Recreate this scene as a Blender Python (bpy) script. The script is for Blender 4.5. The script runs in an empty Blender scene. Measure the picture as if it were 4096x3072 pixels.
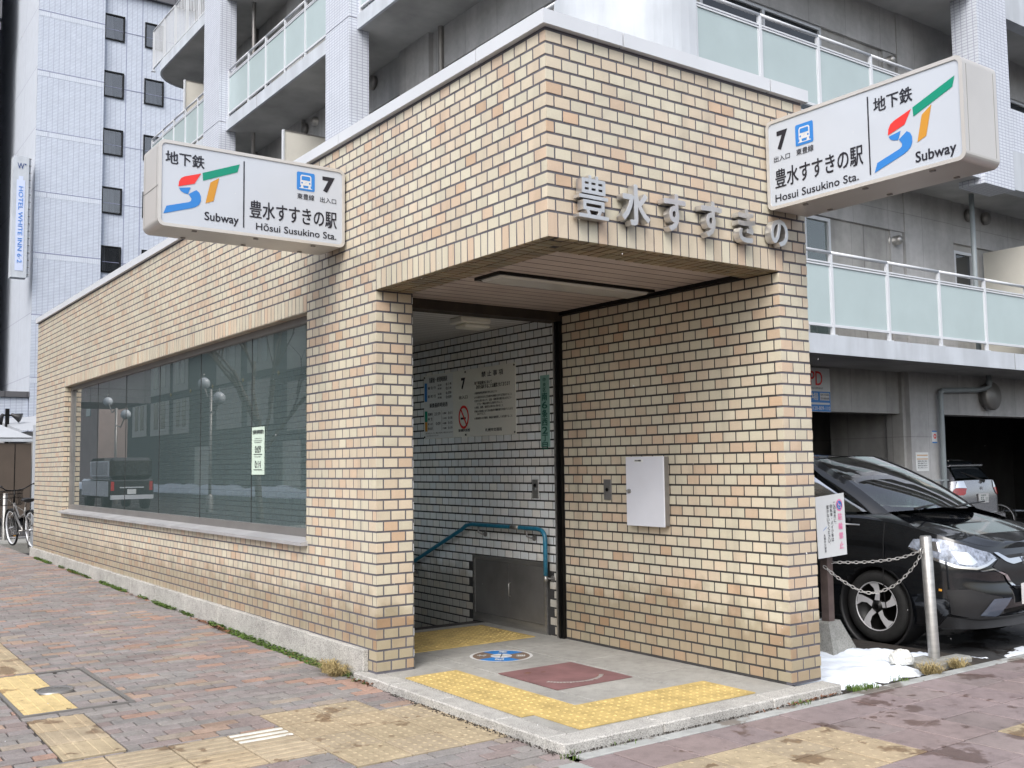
import bpy, math, random
import numpy as np
from mathutils import Vector, Matrix
R = math.radians
random.seed(7)
rng = np.random.default_rng(7)
scn = bpy.context.scene
col = scn.collection

# ------------------------------------------------------------------ camera, sky, sun, exposure
cam_d = bpy.data.cameras.new('camera'); cam = bpy.data.objects.new('camera', cam_d); col.objects.link(cam)
YAW, PIT, ROL = R(35.6159), R(4.5769), R(-0.7268)
fw = Vector((math.sin(YAW)*math.cos(PIT), math.cos(YAW)*math.cos(PIT), math.sin(PIT)))
rt = Vector((math.cos(YAW), -math.sin(YAW), 0)); up = rt.cross(fw)
rt2 = rt*math.cos(ROL)+up*math.sin(ROL); up2 = -rt*math.sin(ROL)+up*math.cos(ROL)
M = Matrix((rt2, up2, -fw)).transposed().to_4x4(); M.translation = Vector((-3.3808, -4.3621, 1.4235))
cam.matrix_world = M
cam_d.sensor_width = 36; cam_d.lens = 4072.4945/4096*36; cam_d.clip_start = 0.05; cam_d.clip_end = 1000
scn.camera = cam
SUN_EL, SUN_AZ = R(48), R(232)      # azimuth clockwise from +y
w = bpy.data.worlds.new('World'); scn.world = w; w.use_nodes = True
nt = w.node_tree; nt.nodes.clear()
sky = nt.nodes.new('ShaderNodeTexSky'); sky.sky_type = 'NISHITA'; sky.sun_disc = False
sky.sun_elevation = SUN_EL; sky.sun_rotation = SUN_AZ; sky.dust_density = 4.0; sky.air_density = 1.0; sky.ozone_density = 2.0
hs = nt.nodes.new('ShaderNodeHueSaturation'); hs.inputs['Saturation'].default_value = 0.5
bg = nt.nodes.new('ShaderNodeBackground'); bg.inputs['Strength'].default_value = 0.15
wo = nt.nodes.new('ShaderNodeOutputWorld')
nt.links.new(sky.outputs[0], hs.inputs['Color']); nt.links.new(hs.outputs[0], bg.inputs['Color']); nt.links.new(bg.outputs[0], wo.inputs['Surface'])
sd = bpy.data.lights.new('sun', 'SUN'); sd.energy = 1.1; sd.angle = R(40); sd.color = (1, 0.97, 0.93)
sun = bpy.data.objects.new('sun', sd); col.objects.link(sun)
sv = Vector((math.sin(SUN_AZ)*math.cos(SUN_EL), math.cos(SUN_AZ)*math.cos(SUN_EL), math.sin(SUN_EL)))
sun.rotation_euler = sv.to_track_quat('Z', 'Y').to_euler()
scn.view_settings.view_transform = 'Standard'; scn.view_settings.look = 'None'; scn.view_settings.gamma = 1
scn.view_settings.exposure = 0.90
scn.cycles.max_bounces = 12; scn.cycles.diffuse_bounces = 8; scn.cycles.transparent_max_bounces = 12; scn.cycles.use_denoising = True
scn.cycles.caustics_reflective = False; scn.cycles.caustics_refractive = False

# ------------------------------------------------------------------ materials
def newmat(name):
    m = bpy.data.materials.new(name); m.use_nodes = True; t = m.node_tree
    b = t.nodes['Principled BSDF']; return m, t, b
def N(t, typ, **k):
    n = t.nodes.new(typ)
    for a, v in k.items():
        if a in n.inputs: n.inputs[a].default_value = v
        else: setattr(n, a, v)
    return n
def coords(t, kind='Object', scale=(1, 1, 1)):
    tc = N(t, 'ShaderNodeTexCoord'); mp = N(t, 'ShaderNodeMapping'); mp.inputs['Scale'].default_value = scale
    t.links.new(tc.outputs[kind], mp.inputs['Vector']); return mp.outputs[0]
def ramp(t, src, stops):
    r = N(t, 'ShaderNodeValToRGB'); el = r.color_ramp.elements
    while len(el) < len(stops): el.new(0.5)
    for e, (p, c) in zip(el, stops): e.position = p; e.color = (c, c, c, 1) if isinstance(c, (int, float)) else (*c, 1)
    t.links.new(src, r.inputs[0]); return r.outputs[0]
def noise(t, vec, scale, detail=4, rough=.55):
    n = N(t, 'ShaderNodeTexNoise'); n.inputs['Scale'].default_value = scale; n.inputs['Detail'].default_value = detail
    n.inputs['Roughness'].default_value = rough; t.links.new(vec, n.inputs['Vector']); return n.outputs['Fac']
def mixc(t, fac, a, b, mode='MIX'):
    m = N(t, 'ShaderNodeMix', data_type='RGBA', blend_type=mode)
    for s, v in ((0, fac), (6, a), (7, b)):
        if hasattr(v, 'is_linked'): t.links.new(v, m.inputs[s])
        elif isinstance(v, (int, float)): m.inputs[s].default_value = v
        else: m.inputs[s].default_value = (*v, 1)
    return m.outputs[2]
def bump(t, b, h, strength=.3, dist=.01):
    n = N(t, 'ShaderNodeBump'); n.inputs['Strength'].default_value = strength; n.inputs['Distance'].default_value = dist
    t.links.new(h, n.inputs['Height']); t.links.new(n.outputs[0], b.inputs['Normal']); return n
def pbr(name, c, rough=.5, metal=0, var=.12, scale=6, bmp=0, bscale=80, streak=0, spec=.5, coat=0, stretch=(1, 1, 1)):
    m, t, b = newmat(name); v = coords(t, 'Object', stretch)
    n = noise(t, v, scale, 6)
    f = ramp(t, n, [(.3, 1-var), (.7, 1+var*.4)])
    cc = mixc(t, 1.0, c, f, 'MULTIPLY')
    if streak:
        vs = coords(t, 'Object', (2.2, 2.2, .3)); ns = noise(t, vs, 1.6, 4)
        fs = ramp(t, ns, [(.42, 1-streak), (.62, 1.0)]); cc = mixc(t, 1.0, cc, fs, 'MULTIPLY')
    t.links.new(cc, b.inputs['Base Color']); b.inputs['Roughness'].default_value = rough; b.inputs['Metallic'].default_value = metal
    b.inputs['Specular IOR Level'].default_value = spec; b.inputs['Coat Weight'].default_value = coat; b.inputs['Coat Roughness'].default_value = .05
    if bmp: bump(t, b, noise(t, v, bscale, 3), bmp, .004)
    return m
def flat(name, c, rough=.5, metal=0):
    m, t, b = newmat(name); b.inputs['Base Color'].default_value = (*c, 1); b.inputs['Roughness'].default_value = rough
    b.inputs['Metallic'].default_value = metal; return m
def tilemat(name, rough=.28, dirt=.25):
    m, t, b = newmat(name); a = N(t, 'ShaderNodeAttribute', attribute_name='tcol')
    v = coords(t); n = noise(t, v, 1.3, 6); f = ramp(t, n, [(.3, 1-dirt*.5), (.65, 1.0)])
    vs = coords(t, 'Object', (5, 5, .5)); f2 = ramp(t, noise(t, vs, 1.2, 3, .5), [(.30, 1-dirt*.55), (.46, 1.0)])
    # darker, browner band along the foot of the wall, with a ragged top
    tc = N(t, 'ShaderNodeTexCoord'); sx = N(t, 'ShaderNodeSeparateXYZ'); t.links.new(tc.outputs['Object'], sx.inputs[0])
    ad = N(t, 'ShaderNodeMath', operation='MULTIPLY_ADD'); t.links.new(noise(t, v, 5, 5), ad.inputs[0]); ad.inputs[1].default_value = -.7; t.links.new(sx.outputs['Z'], ad.inputs[2])
    f3 = ramp(t, ad.outputs[0], [(.0, (.62, .58, .52)), (.22, (1, 1, 1))])
    n4 = noise(t, v, 90, 3)
    c = mixc(t, 1, a.outputs['Vector'], f, 'MULTIPLY'); c = mixc(t, 1, c, f2, 'MULTIPLY'); c = mixc(t, 1, c, f3, 'MULTIPLY')
    c = mixc(t, 1, c, ramp(t, n4, [(.3, .95), (.7, 1.02)]), 'MULTIPLY')
    t.links.new(c, b.inputs['Base Color']); b.inputs['Roughness'].default_value = rough; b.inputs['Specular IOR Level'].default_value = .4
    bump(t, b, n4, .08, .002); return m
def brickmat(name, c1, c2, cm, bw, bh, mort, off=.5, rough=.5, var=.15, metal=0, bmp=.4, streak=0, bias=0):
    m, t, b = newmat(name); tc = N(t, 'ShaderNodeTexCoord'); br = N(t, 'ShaderNodeTexBrick')
    br.offset = off; br.inputs['Scale'].default_value = 1; br.inputs['Brick Width'].default_value = bw; br.inputs['Row Height'].default_value = bh
    br.inputs['Mortar Size'].default_value = mort; br.inputs['Color1'].default_value = (*c1, 1); br.inputs['Color2'].default_value = (*c2, 1)
    br.inputs['Mortar'].default_value = (*cm, 1); br.inputs['Bias'].default_value = bias; br.inputs['Mortar Smooth'].default_value = .1
    t.links.new(tc.outputs['UV'], br.inputs['Vector'])
    v = coords(t); n = noise(t, v, 2.2, 7, .6); f = ramp(t, n, [(.3, 1-var), (.7, 1)])
    c = mixc(t, 1, br.outputs['Color'], f, 'MULTIPLY')
    c = mixc(t, 1, c, ramp(t, noise(t, v, 120, 2), [(.3, .9), (.7, 1.05)]), 'MULTIPLY')
    if streak:
        vs = coords(t, 'Object', (5, 5, .35)); c = mixc(t, 1, c, ramp(t, noise(t, vs, 1.6, 6, .6), [(.38, 1-streak), (.6, 1.0)]), 'MULTIPLY')
    t.links.new(c, b.inputs['Base Color']); b.inputs['Roughness'].default_value = rough; b.inputs['Metallic'].default_value = metal
    iv = N(t, 'ShaderNodeMath', operation='SUBTRACT'); iv.inputs[0].default_value = 1; t.links.new(br.outputs['Fac'], iv.inputs[1])
    bump(t, b, iv.outputs[0], bmp, .004); return m

def stonemat(name, c, var=.3, rough=.75, attr=False, wet=0, grain=260, bmp=.3):
    """speckled granite / paver; optional per-face colour and wet patches"""
    m, t, b = newmat(name); v = coords(t)
    if attr: a = N(t, 'ShaderNodeAttribute', attribute_name='tcol'); base = a.outputs['Vector']
    else: base = c
    s = ramp(t, noise(t, v, grain, 3, .7), [(.32, 1-var), (.5, 1), (.68, 1+var*.5)])
    cc = mixc(t, 1, base, s, 'MULTIPLY')
    cc = mixc(t, 1, cc, ramp(t, noise(t, v, 2.1, 6, .6), [(.3, .78), (.7, 1.06)]), 'MULTIPLY')
    cc = mixc(t, 1, cc, ramp(t, noise(t, v, 14, 5, .6), [(.28, .8), (.55, 1.03)]), 'MULTIPLY')
    b.inputs['Roughness'].default_value = rough; b.inputs['Specular IOR Level'].default_value = .3
    if wet:
        wn = ramp(t, noise(t, v, 2.6, 5, .62), [(wet, 0), (wet+.03, 1)])
        wn2 = ramp(t, noise(t, v, 11, 3, .5), [(wet+.1, 0), (wet+.12, 1)])
        mx = N(t, 'ShaderNodeMath', operation='MAXIMUM'); t.links.new(wn, mx.inputs[0]); t.links.new(wn2, mx.inputs[1])
        cc = mixc(t, mx.outputs[0], cc, mixc(t, 1, cc, (.54, .47, .43), 'MULTIPLY'))
        r = N(t, 'ShaderNodeMapRange'); r.inputs['To Min'].default_value = rough; r.inputs['To Max'].default_value = .42
        t.links.new(mx.outputs[0], r.inputs['Value']); t.links.new(r.outputs[0], b.inputs['Roughness'])
    t.links.new(cc, b.inputs['Base Color'])
    bump(t, b, noise(t, v, 130, 4, .7), bmp, .003); return m
def concmat(name, c, bw=.9, bh=1.8, streak=.25, dark=.72):
    """board-formed concrete: panel joints, tie holes, rain streaks"""
    m, t, b = newmat(name); tc = N(t, 'ShaderNodeTexCoord'); br = N(t, 'ShaderNodeTexBrick'); br.offset = 0
    for k, vv in (('Scale', 1), ('Brick Width', bw), ('Row Height', bh), ('Mortar Size', .008), ('Mortar Smooth', .4)): br.inputs[k].default_value = vv
    br.inputs['Color1'].default_value = (*c, 1); br.inputs['Color2'].default_value = (*[x*.93 for x in c], 1); br.inputs['Mortar'].default_value = (*[x*dark for x in c], 1)
    t.links.new(tc.outputs['UV'], br.inputs['Vector']); v = coords(t)
    cc = mixc(t, 1, br.outputs['Color'], ramp(t, noise(t, v, 1.1, 7, .6), [(.3, .78), (.7, 1.05)]), 'MULTIPLY')
    cc = mixc(t, 1, cc, ramp(t, noise(t, v, 9, 5, .6), [(.3, .9), (.7, 1.03)]), 'MULTIPLY')
    vs = coords(t, 'Object', (2.4, 2.4, .35)); cc = mixc(t, 1, cc, ramp(t, noise(t, vs, 1.5, 4, .5), [(.34, 1-streak*.8), (.56, 1)]), 'MULTIPLY')
    t.links.new(cc, b.inputs['Base Color']); b.inputs['Roughness'].default_value = .8; b.inputs['Specular IOR Level'].default_value = .3
    bump(t, b, noise(t, v, 40, 5), .15, .004); return m
def glassmat(name, tint=(.75, .82, .82), boost=1.9, base=.02, rough=0.0, haze=.0):
    m = bpy.data.materials.new(name); m.use_nodes = True; t = m.node_tree; t.nodes.clear()
    o = N(t, 'ShaderNodeOutputMaterial'); tr = N(t, 'ShaderNodeBsdfTransparent'); tr.inputs[0].default_value = (*tint, 1)
    g = N(t, 'ShaderNodeBsdfGlossy'); g.inputs['Roughness'].default_value = rough; fr = N(t, 'ShaderNodeFresnel'); fr.inputs[0].default_value = 1.5
    ma = N(t, 'ShaderNodeMath', operation='MULTIPLY_ADD', use_clamp=True); ma.inputs[1].default_value = boost; ma.inputs[2].default_value = base; df = N(t, 'ShaderNodeBsdfDiffuse'); df.inputs[0].default_value = (.44, .60, .60, 1); dm = N(t, 'ShaderNodeMixShader'); dm.inputs[0].default_value = haze
    mx = N(t, 'ShaderNodeMixShader'); t.links.new(fr.outputs[0], ma.inputs[0]); t.links.new(ma.outputs[0], mx.inputs[0])
    t.links.new(tr.outputs[0], dm.inputs[1]); t.links.new(df.outputs[0], dm.inputs[2]); t.links.new(dm.outputs[0], mx.inputs[1]); t.links.new(g.outputs[0], mx.inputs[2]); t.links.new(mx.outputs[0], o.inputs[0]); return m

MT = {}
MT['tile'] = tilemat('tan_tile'); MT['tilew'] = tilemat('white_tile', .35, .2)
MT['grout'] = pbr('grey_grout', (.115, .112, .13), .9, var=.2, scale=9)
MT['groutm'] = pbr('damp_grout', (.05, .048, .048), .9, var=.3, scale=5); MT['groutd'] = pbr('dark_grout', (.035, .035, .036), .9, var=.3, scale=9)
MT['alu'] = pbr('pale_aluminium', (.62, .645, .68), .45, .1, var=.05, scale=2)
MT['alud'] = pbr('bronze_grey_aluminium', (.27, .26, .25), .42, .5, var=.15, scale=3)
MT['steel'] = pbr('brushed_steel', (.50, .49, .47), .42, .85, var=.25, scale=4, stretch=(1, 1, 8))
MT['steelsign'] = pbr('cream_steel_frame', (.60, .58, .55), .3, .35, var=.07, scale=3)
MT['letter'] = pbr('satin_steel', (.66, .65, .64), .3, .85, var=.12, scale=5); MT['sill'] = pbr('sill_metal', (.46, .46, .47), .4, .2, var=.12, scale=3, streak=.15); MT['steeld'] = pbr('dull_steel_door', (.27, .265, .26), .38, .6, var=.25, scale=3)
MT['blackm'] = pbr('black_metal', (.012, .012, .012), .35, .6, var=.3)
MT['blackp'] = pbr('black_plastic', (.015, .015, .016), .5, var=.2)
MT['panel'] = pbr('white_sign_panel', (.50, .54, .60), .22, var=.04, scale=2, coat=.3)
MT['ink'] = flat('black_ink', (.012, .012, .02), .4)
MT['blue'] = flat('sign_blue', (.03, .20, .56), .35); MT['red'] = flat('sign_red', (.72, .035, .03), .35)
MT['green'] = flat('sign_green', (.0, .24, .15), .35); MT['orange'] = flat('sign_orange', (.55, .26, .03), .35)
MT['white'] = flat('white_paint_flat', (.62, .62, .62), .4); MT['pink'] = flat('sign_pink', (.8, .22, .42), .4)
MT['lav'] = flat('pale_lavender', (.24, .26, .38), .5); MT['hglass'] = glassmat('hotel_glass', (.8, .82, .84), 1.0, .10)
MT['granite'] = stonemat('grey_granite', (.43, .42, .395), .75, .8, wet=0, grain=150)
MT['granited'] = stonemat('granite_floor', (.36, .355, .335), .4, .55, wet=0, grain=170, bmp=.12)
MT['brickp'] = stonemat('brick_paver', None, .22, .82, attr=True, wet=.70, grain=90, bmp=.5)
MT['slab'] = stonemat('concrete_paver', None, .16, .7, attr=True, wet=.575, grain=160, bmp=.4)
MT['joint'] = pbr('sand_joint', (.055, .05, .048), .95, var=.4, scale=20, bmp=.4)
MT['yellow'] = pbr('yellow_tactile_rubber', (.52, .385, .145), .7, var=.3, scale=7, bmp=.2)
MT['mat'] = pbr('maroon_mat', (.19, .095, .095), .9, var=.3, scale=5, bmp=.5, bscale=200)
MT['ceil'] = brickmat('ceiling_board', (.50, .43, .395), (.46, .39, .355), (.07, .05, .05), 8, .125, .008, .5, .5, .2, bmp=.5)
MT['ceili'] = brickmat('inner_ceiling_board', (.62, .62, .62), (.58, .58, .58), (.12, .12, .12), 8, .1, .006, .5, .5, .15)
MT['acryl'] = pbr('lamp_diffuser', (.5, .5, .48), .12, var=.1, scale=2)
MT['conc'] = concmat('raw_concrete', (.47, .465, .45)); MT['concl'] = concmat('pale_concrete', (.52, .52, .52), streak=.18)
MT['concs'] = pbr('soffit_concrete', (.42, .425, .42), .85, var=.3, scale=1.3)
MT['edge'] = pbr('white_slab_edge', (.52, .56, .61), .7, var=.1, scale=2, streak=.12)
MT['pmos'] = brickmat('small_white_mosaic', (.64, .68, .74), (.60, .64, .70), (.36, .38, .48), .1, .05, .006, 0, .35, .08)
MT['htile'] = brickmat('hotel_tile', (.63, .69, .77), (.58, .64, .72), (.34, .37, .48), .237, .067, .010, 0, .4, .1, bmp=.3)
MT['hsmooth'] = brickmat('hotel_smooth', (.62, .67, .75), (.62, .67, .75), (.45, .48, .58), 6, 2.85, .02, 0, .5, .08)
MT['dark'] = brickmat('dark_cladding', (.12, .12, .13), (.15, .15, .16), (.05, .05, .055), .9, 1.4, .02, 0, .35, .2)
MT['frost'] = pbr('frosted_green_glass', (.40, .485, .495), .18, var=.06, scale=2, bmp=.15, bscale=140)
MT['wglass'] = glassmat('window_glass', (.66, .74, .74), 2.1, .06, .0, .17); MT['darkglass'] = pbr('dark_window_glass', (.02, .025, .03), .04, var=.3, spec=.8)
MT['curt'] = pbr('curtain', (.25, .24, .25), .9, var=.5, scale=4, stretch=(6, 6, .1))
MT['asph'] = stonemat('asphalt', (.05, .05, .052), .35, .85, wet=.52, grain=120, bmp=.7)
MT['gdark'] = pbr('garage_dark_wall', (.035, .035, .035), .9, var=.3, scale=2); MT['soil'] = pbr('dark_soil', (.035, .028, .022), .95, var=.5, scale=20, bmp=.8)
MT['snow'] = pbr('old_snow', (.72, .77, .84), .75, var=.08, scale=4, bmp=.5, bscale=30)
MT['moss'] = pbr('moss', (.10, .17, .03), .95, var=.6, scale=30); MT['dry'] = pbr('dry_grass', (.38, .30, .14), .9, var=.4, scale=20)
MT['leaf'] = pbr('brown_leaf', (.16, .07, .035), .85, var=.5, scale=30)
MT['carblk'] = pbr('black_car_paint', (.006, .007, .009), .12, .2, var=.1, scale=3, coat=1.0)
MT['carsil'] = pbr('silver_car_paint', (.42, .42, .44), .22, .7, var=.05, scale=3, coat=1.0)
MT['rubber'] = pbr('tyre_rubber', (.018, .018, .018), .8, var=.3, scale=30, bmp=.3); MT['rim'] = pbr('machined_alloy', (.60, .60, .62), .35, .15, var=.1)
MT['chrome'] = flat('chrome', (.8, .8, .82), .08, 1.0); MT['lens'] = pbr('headlamp_lens', (.34, .38, .46), .08, .3, var=.75, scale=26, coat=1); MT['blade'] = pbr('bumper_blade_sheen', (.10, .12, .16), .18, .3, coat=1)  # bumper blade: reflected sheen painted in as a lighter blue-grey
MT['lensr'] = pbr('red_lens', (.5, .01, .01), .1, var=.3, scale=30, coat=1); MT['carg'] = glassmat('car_glass', (.45, .60, .55), 2.0, .16)
MT['hbar'] = pbr('blue_handrail_paint', (.02, .18, .29), .3, var=.35, scale=40, coat=.4); MT['cab'] = pbr('white_cabinet_paint', (.62, .64, .70), .45, var=.06, scale=3)
MT['board'] = pbr('cream_board', (.74, .74, .68), .4, var=.06, scale=2); MT['paper'] = flat('white_paper', (.66, .68, .68), .6); MT['sheet'] = pbr('pale_green_sheet', (.60, .72, .62), .5, var=.05)
MT['gplate'] = flat('green_plate', (.22, .38, .34), .4); MT['gink'] = flat('dark_green_ink', (.01, .08, .06), .5)
MT['tarp'] = pbr('brown_tarp', (.10, .078, .062), .8, var=.15, scale=1.5); MT['tarpr'] = pbr('grey_canopy', (.38, .40, .43), .7, var=.1, scale=1)
MT['pvc'] = pbr('grey_pipe', (.30, .34, .36), .45, var=.12, scale=4); MT['rust'] = pbr('rusty_lintel', (.03, .022, .016), .8, var=.6, scale=6)
MT['conct'] = stonemat('weathered_concrete', (.30, .30, .28), .35, .9, grain=90, bmp=.9)
MT['plastic'] = pbr('translucent_bag', (.66, .66, .62), .25, var=.25, scale=25, coat=.5); MT['brown'] = flat('decal_brown', (.17, .12, .09), .6)
MT['beige'] = pbr('beige_render', (.60, .585, .53), .8, var=.1, scale=2); MT['timber'] = pbr('dark_timber', (.055, .075, .075), .6, var=.2)
MT['bark'] = pbr('bark', (.09, .075, .06), .9, var=.4, scale=20); MT['globe'] = pbr('opal_globe', (.42, .45, .48), .2, var=.05); MT['gold'] = flat('gold_ornament', (.6, .4, .08), .4, .5)
MT['pinkb'] = pbr('pinkish_render', (.36, .29, .27), .8, var=.1, scale=1); MT['rust2'] = pbr('steel_post_brown', (.17, .13, .12), .45, .5, var=.35, scale=9)

# ------------------------------------------------------------------ mesh builder
class MB:
    def __init__(s): s.v = []; s.f = []; s.m = []; s.c = []; s.sm = []; s.xf = None
    def P(s, p):
        p = Vector(p)
        if s.xf is not None: p = s.xf @ p
        s.v.append(tuple(p)); return len(s.v)-1
    def face(s, pts, m=0, c=(1, 1, 1), smooth=False):
        s.f.append([s.P(p) for p in pts]); s.m.append(m); s.c.append(c); s.sm.append(smooth)
    def fi(s, idx, m=0, c=(1, 1, 1), smooth=False): s.f.append(list(idx)); s.m.append(m); s.c.append(c); s.sm.append(smooth)
    def box(s, a, b, m=0, c=(1, 1, 1), skip=''):
        x0, y0, z0 = [min(i, j) for i, j in zip(a, b)]; x1, y1, z1 = [max(i, j) for i, j in zip(a, b)]
        q = {'-x': [(x0, y1, z0), (x0, y0, z0), (x0, y0, z1), (x0, y1, z1)], '+x': [(x1, y0, z0), (x1, y1, z0), (x1, y1, z1), (x1, y0, z1)],
             '-y': [(x0, y0, z0), (x1, y0, z0), (x1, y0, z1), (x0, y0, z1)], '+y': [(x1, y1, z0), (x0, y1, z0), (x0, y1, z1), (x1, y1, z1)],
             '-z': [(x0, y1, z0), (x1, y1, z0), (x1, y0, z0), (x0, y0, z0)], '+z': [(x0, y0, z1), (x1, y0, z1), (x1, y1, z1), (x0, y1, z1)]}
        for k, p in q.items():
            if k not in skip: s.face(p, m, c)
    def bev(s, a, b, r, m=0, c=(1, 1, 1)):
        """box with chamfered edges"""
        x0, y0, z0 = [min(i, j) for i, j in zip(a, b)]; x1, y1, z1 = [max(i, j) for i, j in zip(a, b)]
        o = len(s.v)
        for sx in (0, 1):
            for sy in (0, 1):
                for sz in (0, 1):
                    X, Y, Z = (x1 if sx else x0), (y1 if sy else y0), (z1 if sz else z0)
                    dx, dy, dz = (-r if sx else r), (-r if sy else r), (-r if sz else r)
                    s.P((X, Y+dy, Z+dz)); s.P((X+dx, Y, Z+dz)); s.P((X+dx, Y+dy, Z))
        def I(sx, sy, sz, k): return o+(sx*4+sy*2+sz)*3+k
        for sx in (0, 1):
            q = [I(sx, 0, 0, 0), I(sx, 1, 0, 0), I(sx, 1, 1, 0), I(sx, 0, 1, 0)]; s.fi(q if sx else q[::-1], m, c)
            q = [I(0, sx, 0, 1), I(1, sx, 0, 1), I(1, sx, 1, 1), I(0, sx, 1, 1)]; s.fi(q[::-1] if sx else q, m, c)
            q = [I(0, 0, sx, 2), I(1, 0, sx, 2), I(1, 1, sx, 2), I(0, 1, sx, 2)]; s.fi(q if sx else q[::-1], m, c)
            for sy in (0, 1):
                s.fi([I(sx, sy, 0, 0), I(sx, sy, 0, 1), I(sx, sy, 1, 1), I(sx, sy, 1, 0)], m, c)
                s.fi([I(sx, 0, sy, 0), I(sx, 0, sy, 2), I(sx, 1, sy, 2), I(sx, 1, sy, 0)], m, c)
                s.fi([I(0, sx, sy, 1), I(0, sx, sy, 2), I(1, sx, sy, 2), I(1, sx, sy, 1)], m, c)
                for sz in (0, 1): s.fi([I(sx, sy, sz, k) for k in range(3)], m, c)
    def tube(s, pts, r, m=0, n=10, c=(1, 1, 1), caps=True, closed=False):
        pts = [Vector(p) for p in pts]; k = len(pts); rs = r if isinstance(r, (list, tuple)) else [r]*k
        prev = None; rings = []
        for i, p in enumerate(pts):
            if closed: d = pts[(i+1) % k]-pts[i-1]
            else: d = pts[min(i+1, k-1)]-pts[max(i-1, 0)]
            d.normalize()
            if prev is None: a = d.cross(Vector((0, 0, 1))); a = a if a.length > .1 else d.cross(Vector((1, 0, 0)))
            else: a = prev-d*prev.dot(d)
            a.normalize(); prev = a; b = d.cross(a)
            rings.append([s.P(p+(a*math.cos(2*math.pi*j/n)+b*math.sin(2*math.pi*j/n))*rs[i]) for j in range(n)])
        for i in range(k if closed else k-1):
            A, B = rings[i], rings[(i+1) % k]
            for j in range(n): s.fi([A[j], A[(j+1) % n], B[(j+1) % n], B[j]], m, c, True)
        if caps and not closed: s.fi(rings[0][::-1], m, c); s.fi(rings[-1], m, c)
    def lathe(s, prof, o, ax=(0, 0, 1), m=0, n=24, c=(1, 1, 1), smooth=True):
        """prof: list of (r, h) along axis ax from origin o"""
        ax = Vector(ax).normalized(); a = ax.orthogonal().normalized(); b = ax.cross(a); o = Vector(o); rings = []
        for r, h in prof: rings.append([s.P(o+ax*h+(a*math.cos(2*math.pi*j/n)+b*math.sin(2*math.pi*j/n))*max(r, 1e-5)) for j in range(n)])
        for A, B in zip(rings, rings[1:]):
            for j in range(n): s.fi([A[j], A[(j+1) % n], B[(j+1) % n], B[j]], m, c, smooth)
    def prism(s, poly, off, m=0, mside=None, c=(1, 1, 1)):
        """poly: 3D points; off: extrusion vector; poly faces away from off"""
        off = Vector(off); P = [Vector(p) for p in poly]; s.face(P, m, c); s.face([p+off for p in P[::-1]], m if mside is None else mside, c)
        for i in range(len(P)):
            a, b = P[i], P[(i+1) % len(P)]; s.face([b, a, a+off, b+off], m if mside is None else mside, c)
    def build(s, name, mats, parent=None, kind=None):
        me = bpy.data.meshes.new(name); nv = len(s.v); me.from_pydata(s.v, [], s.f)
        mats = mats if isinstance(mats, (list, tuple)) else [mats]
        for k in mats: me.materials.append(MT[k] if isinstance(k, str) else k)
        me.polygons.foreach_set('material_index', s.m); me.polygons.foreach_set('use_smooth', s.sm)
        at = me.attributes.new('tcol', 'FLOAT_VECTOR', 'FACE'); at.data.foreach_set('vector', np.array(s.c, dtype=np.float32).ravel())
        # box-projected UVs in metres
        uv = me.uv_layers.new(name='uv'); co = np.empty(nv*3, np.float32); me.vertices.foreach_get('co', co); co = co.reshape(-1, 3)
        nf = len(me.polygons); nr = np.empty(nf*3, np.float32); me.polygons.foreach_get('normal', nr); nr = np.abs(nr.reshape(-1, 3))
        lt = np.empty(nf, np.int32); me.polygons.foreach_get('loop_total', lt); li = np.empty(len(me.loops), np.int32); me.loops.foreach_get('vertex_index', li)
        ax = np.argmax(nr+np.array([0, 0, .001]), 1); axl = np.repeat(ax, lt); p = co[li]
        u = np.where(axl == 0, p[:, 1], p[:, 0]); vv = np.where(axl == 2, p[:, 1], p[:, 2])
        uv.data.foreach_set('uv', np.stack([u, vv], 1).astype(np.float32).ravel())
        o = bpy.data.objects.new(name, me); col.objects.link(o)
        if parent: o.parent = parent
        if kind: o['kind'] = kind
        return o
def thing(name, label, cat, loc=(0, 0, 0), group=None, rz=0):
    o = bpy.data.objects.new(name, None); col.objects.link(o); o.location = loc; o.rotation_euler = (0, 0, rz); o.empty_display_size = .2
    o['label'] = label; o['category'] = cat
    if group: o['group'] = group
    return o
def tag(o, label, cat, group=None, kind=None):
    o['label'] = label; o['category'] = cat
    if group: o['group'] = group
    if kind: o['kind'] = kind
    return o
def struct(o): o['kind'] = 'structure'; return o
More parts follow.
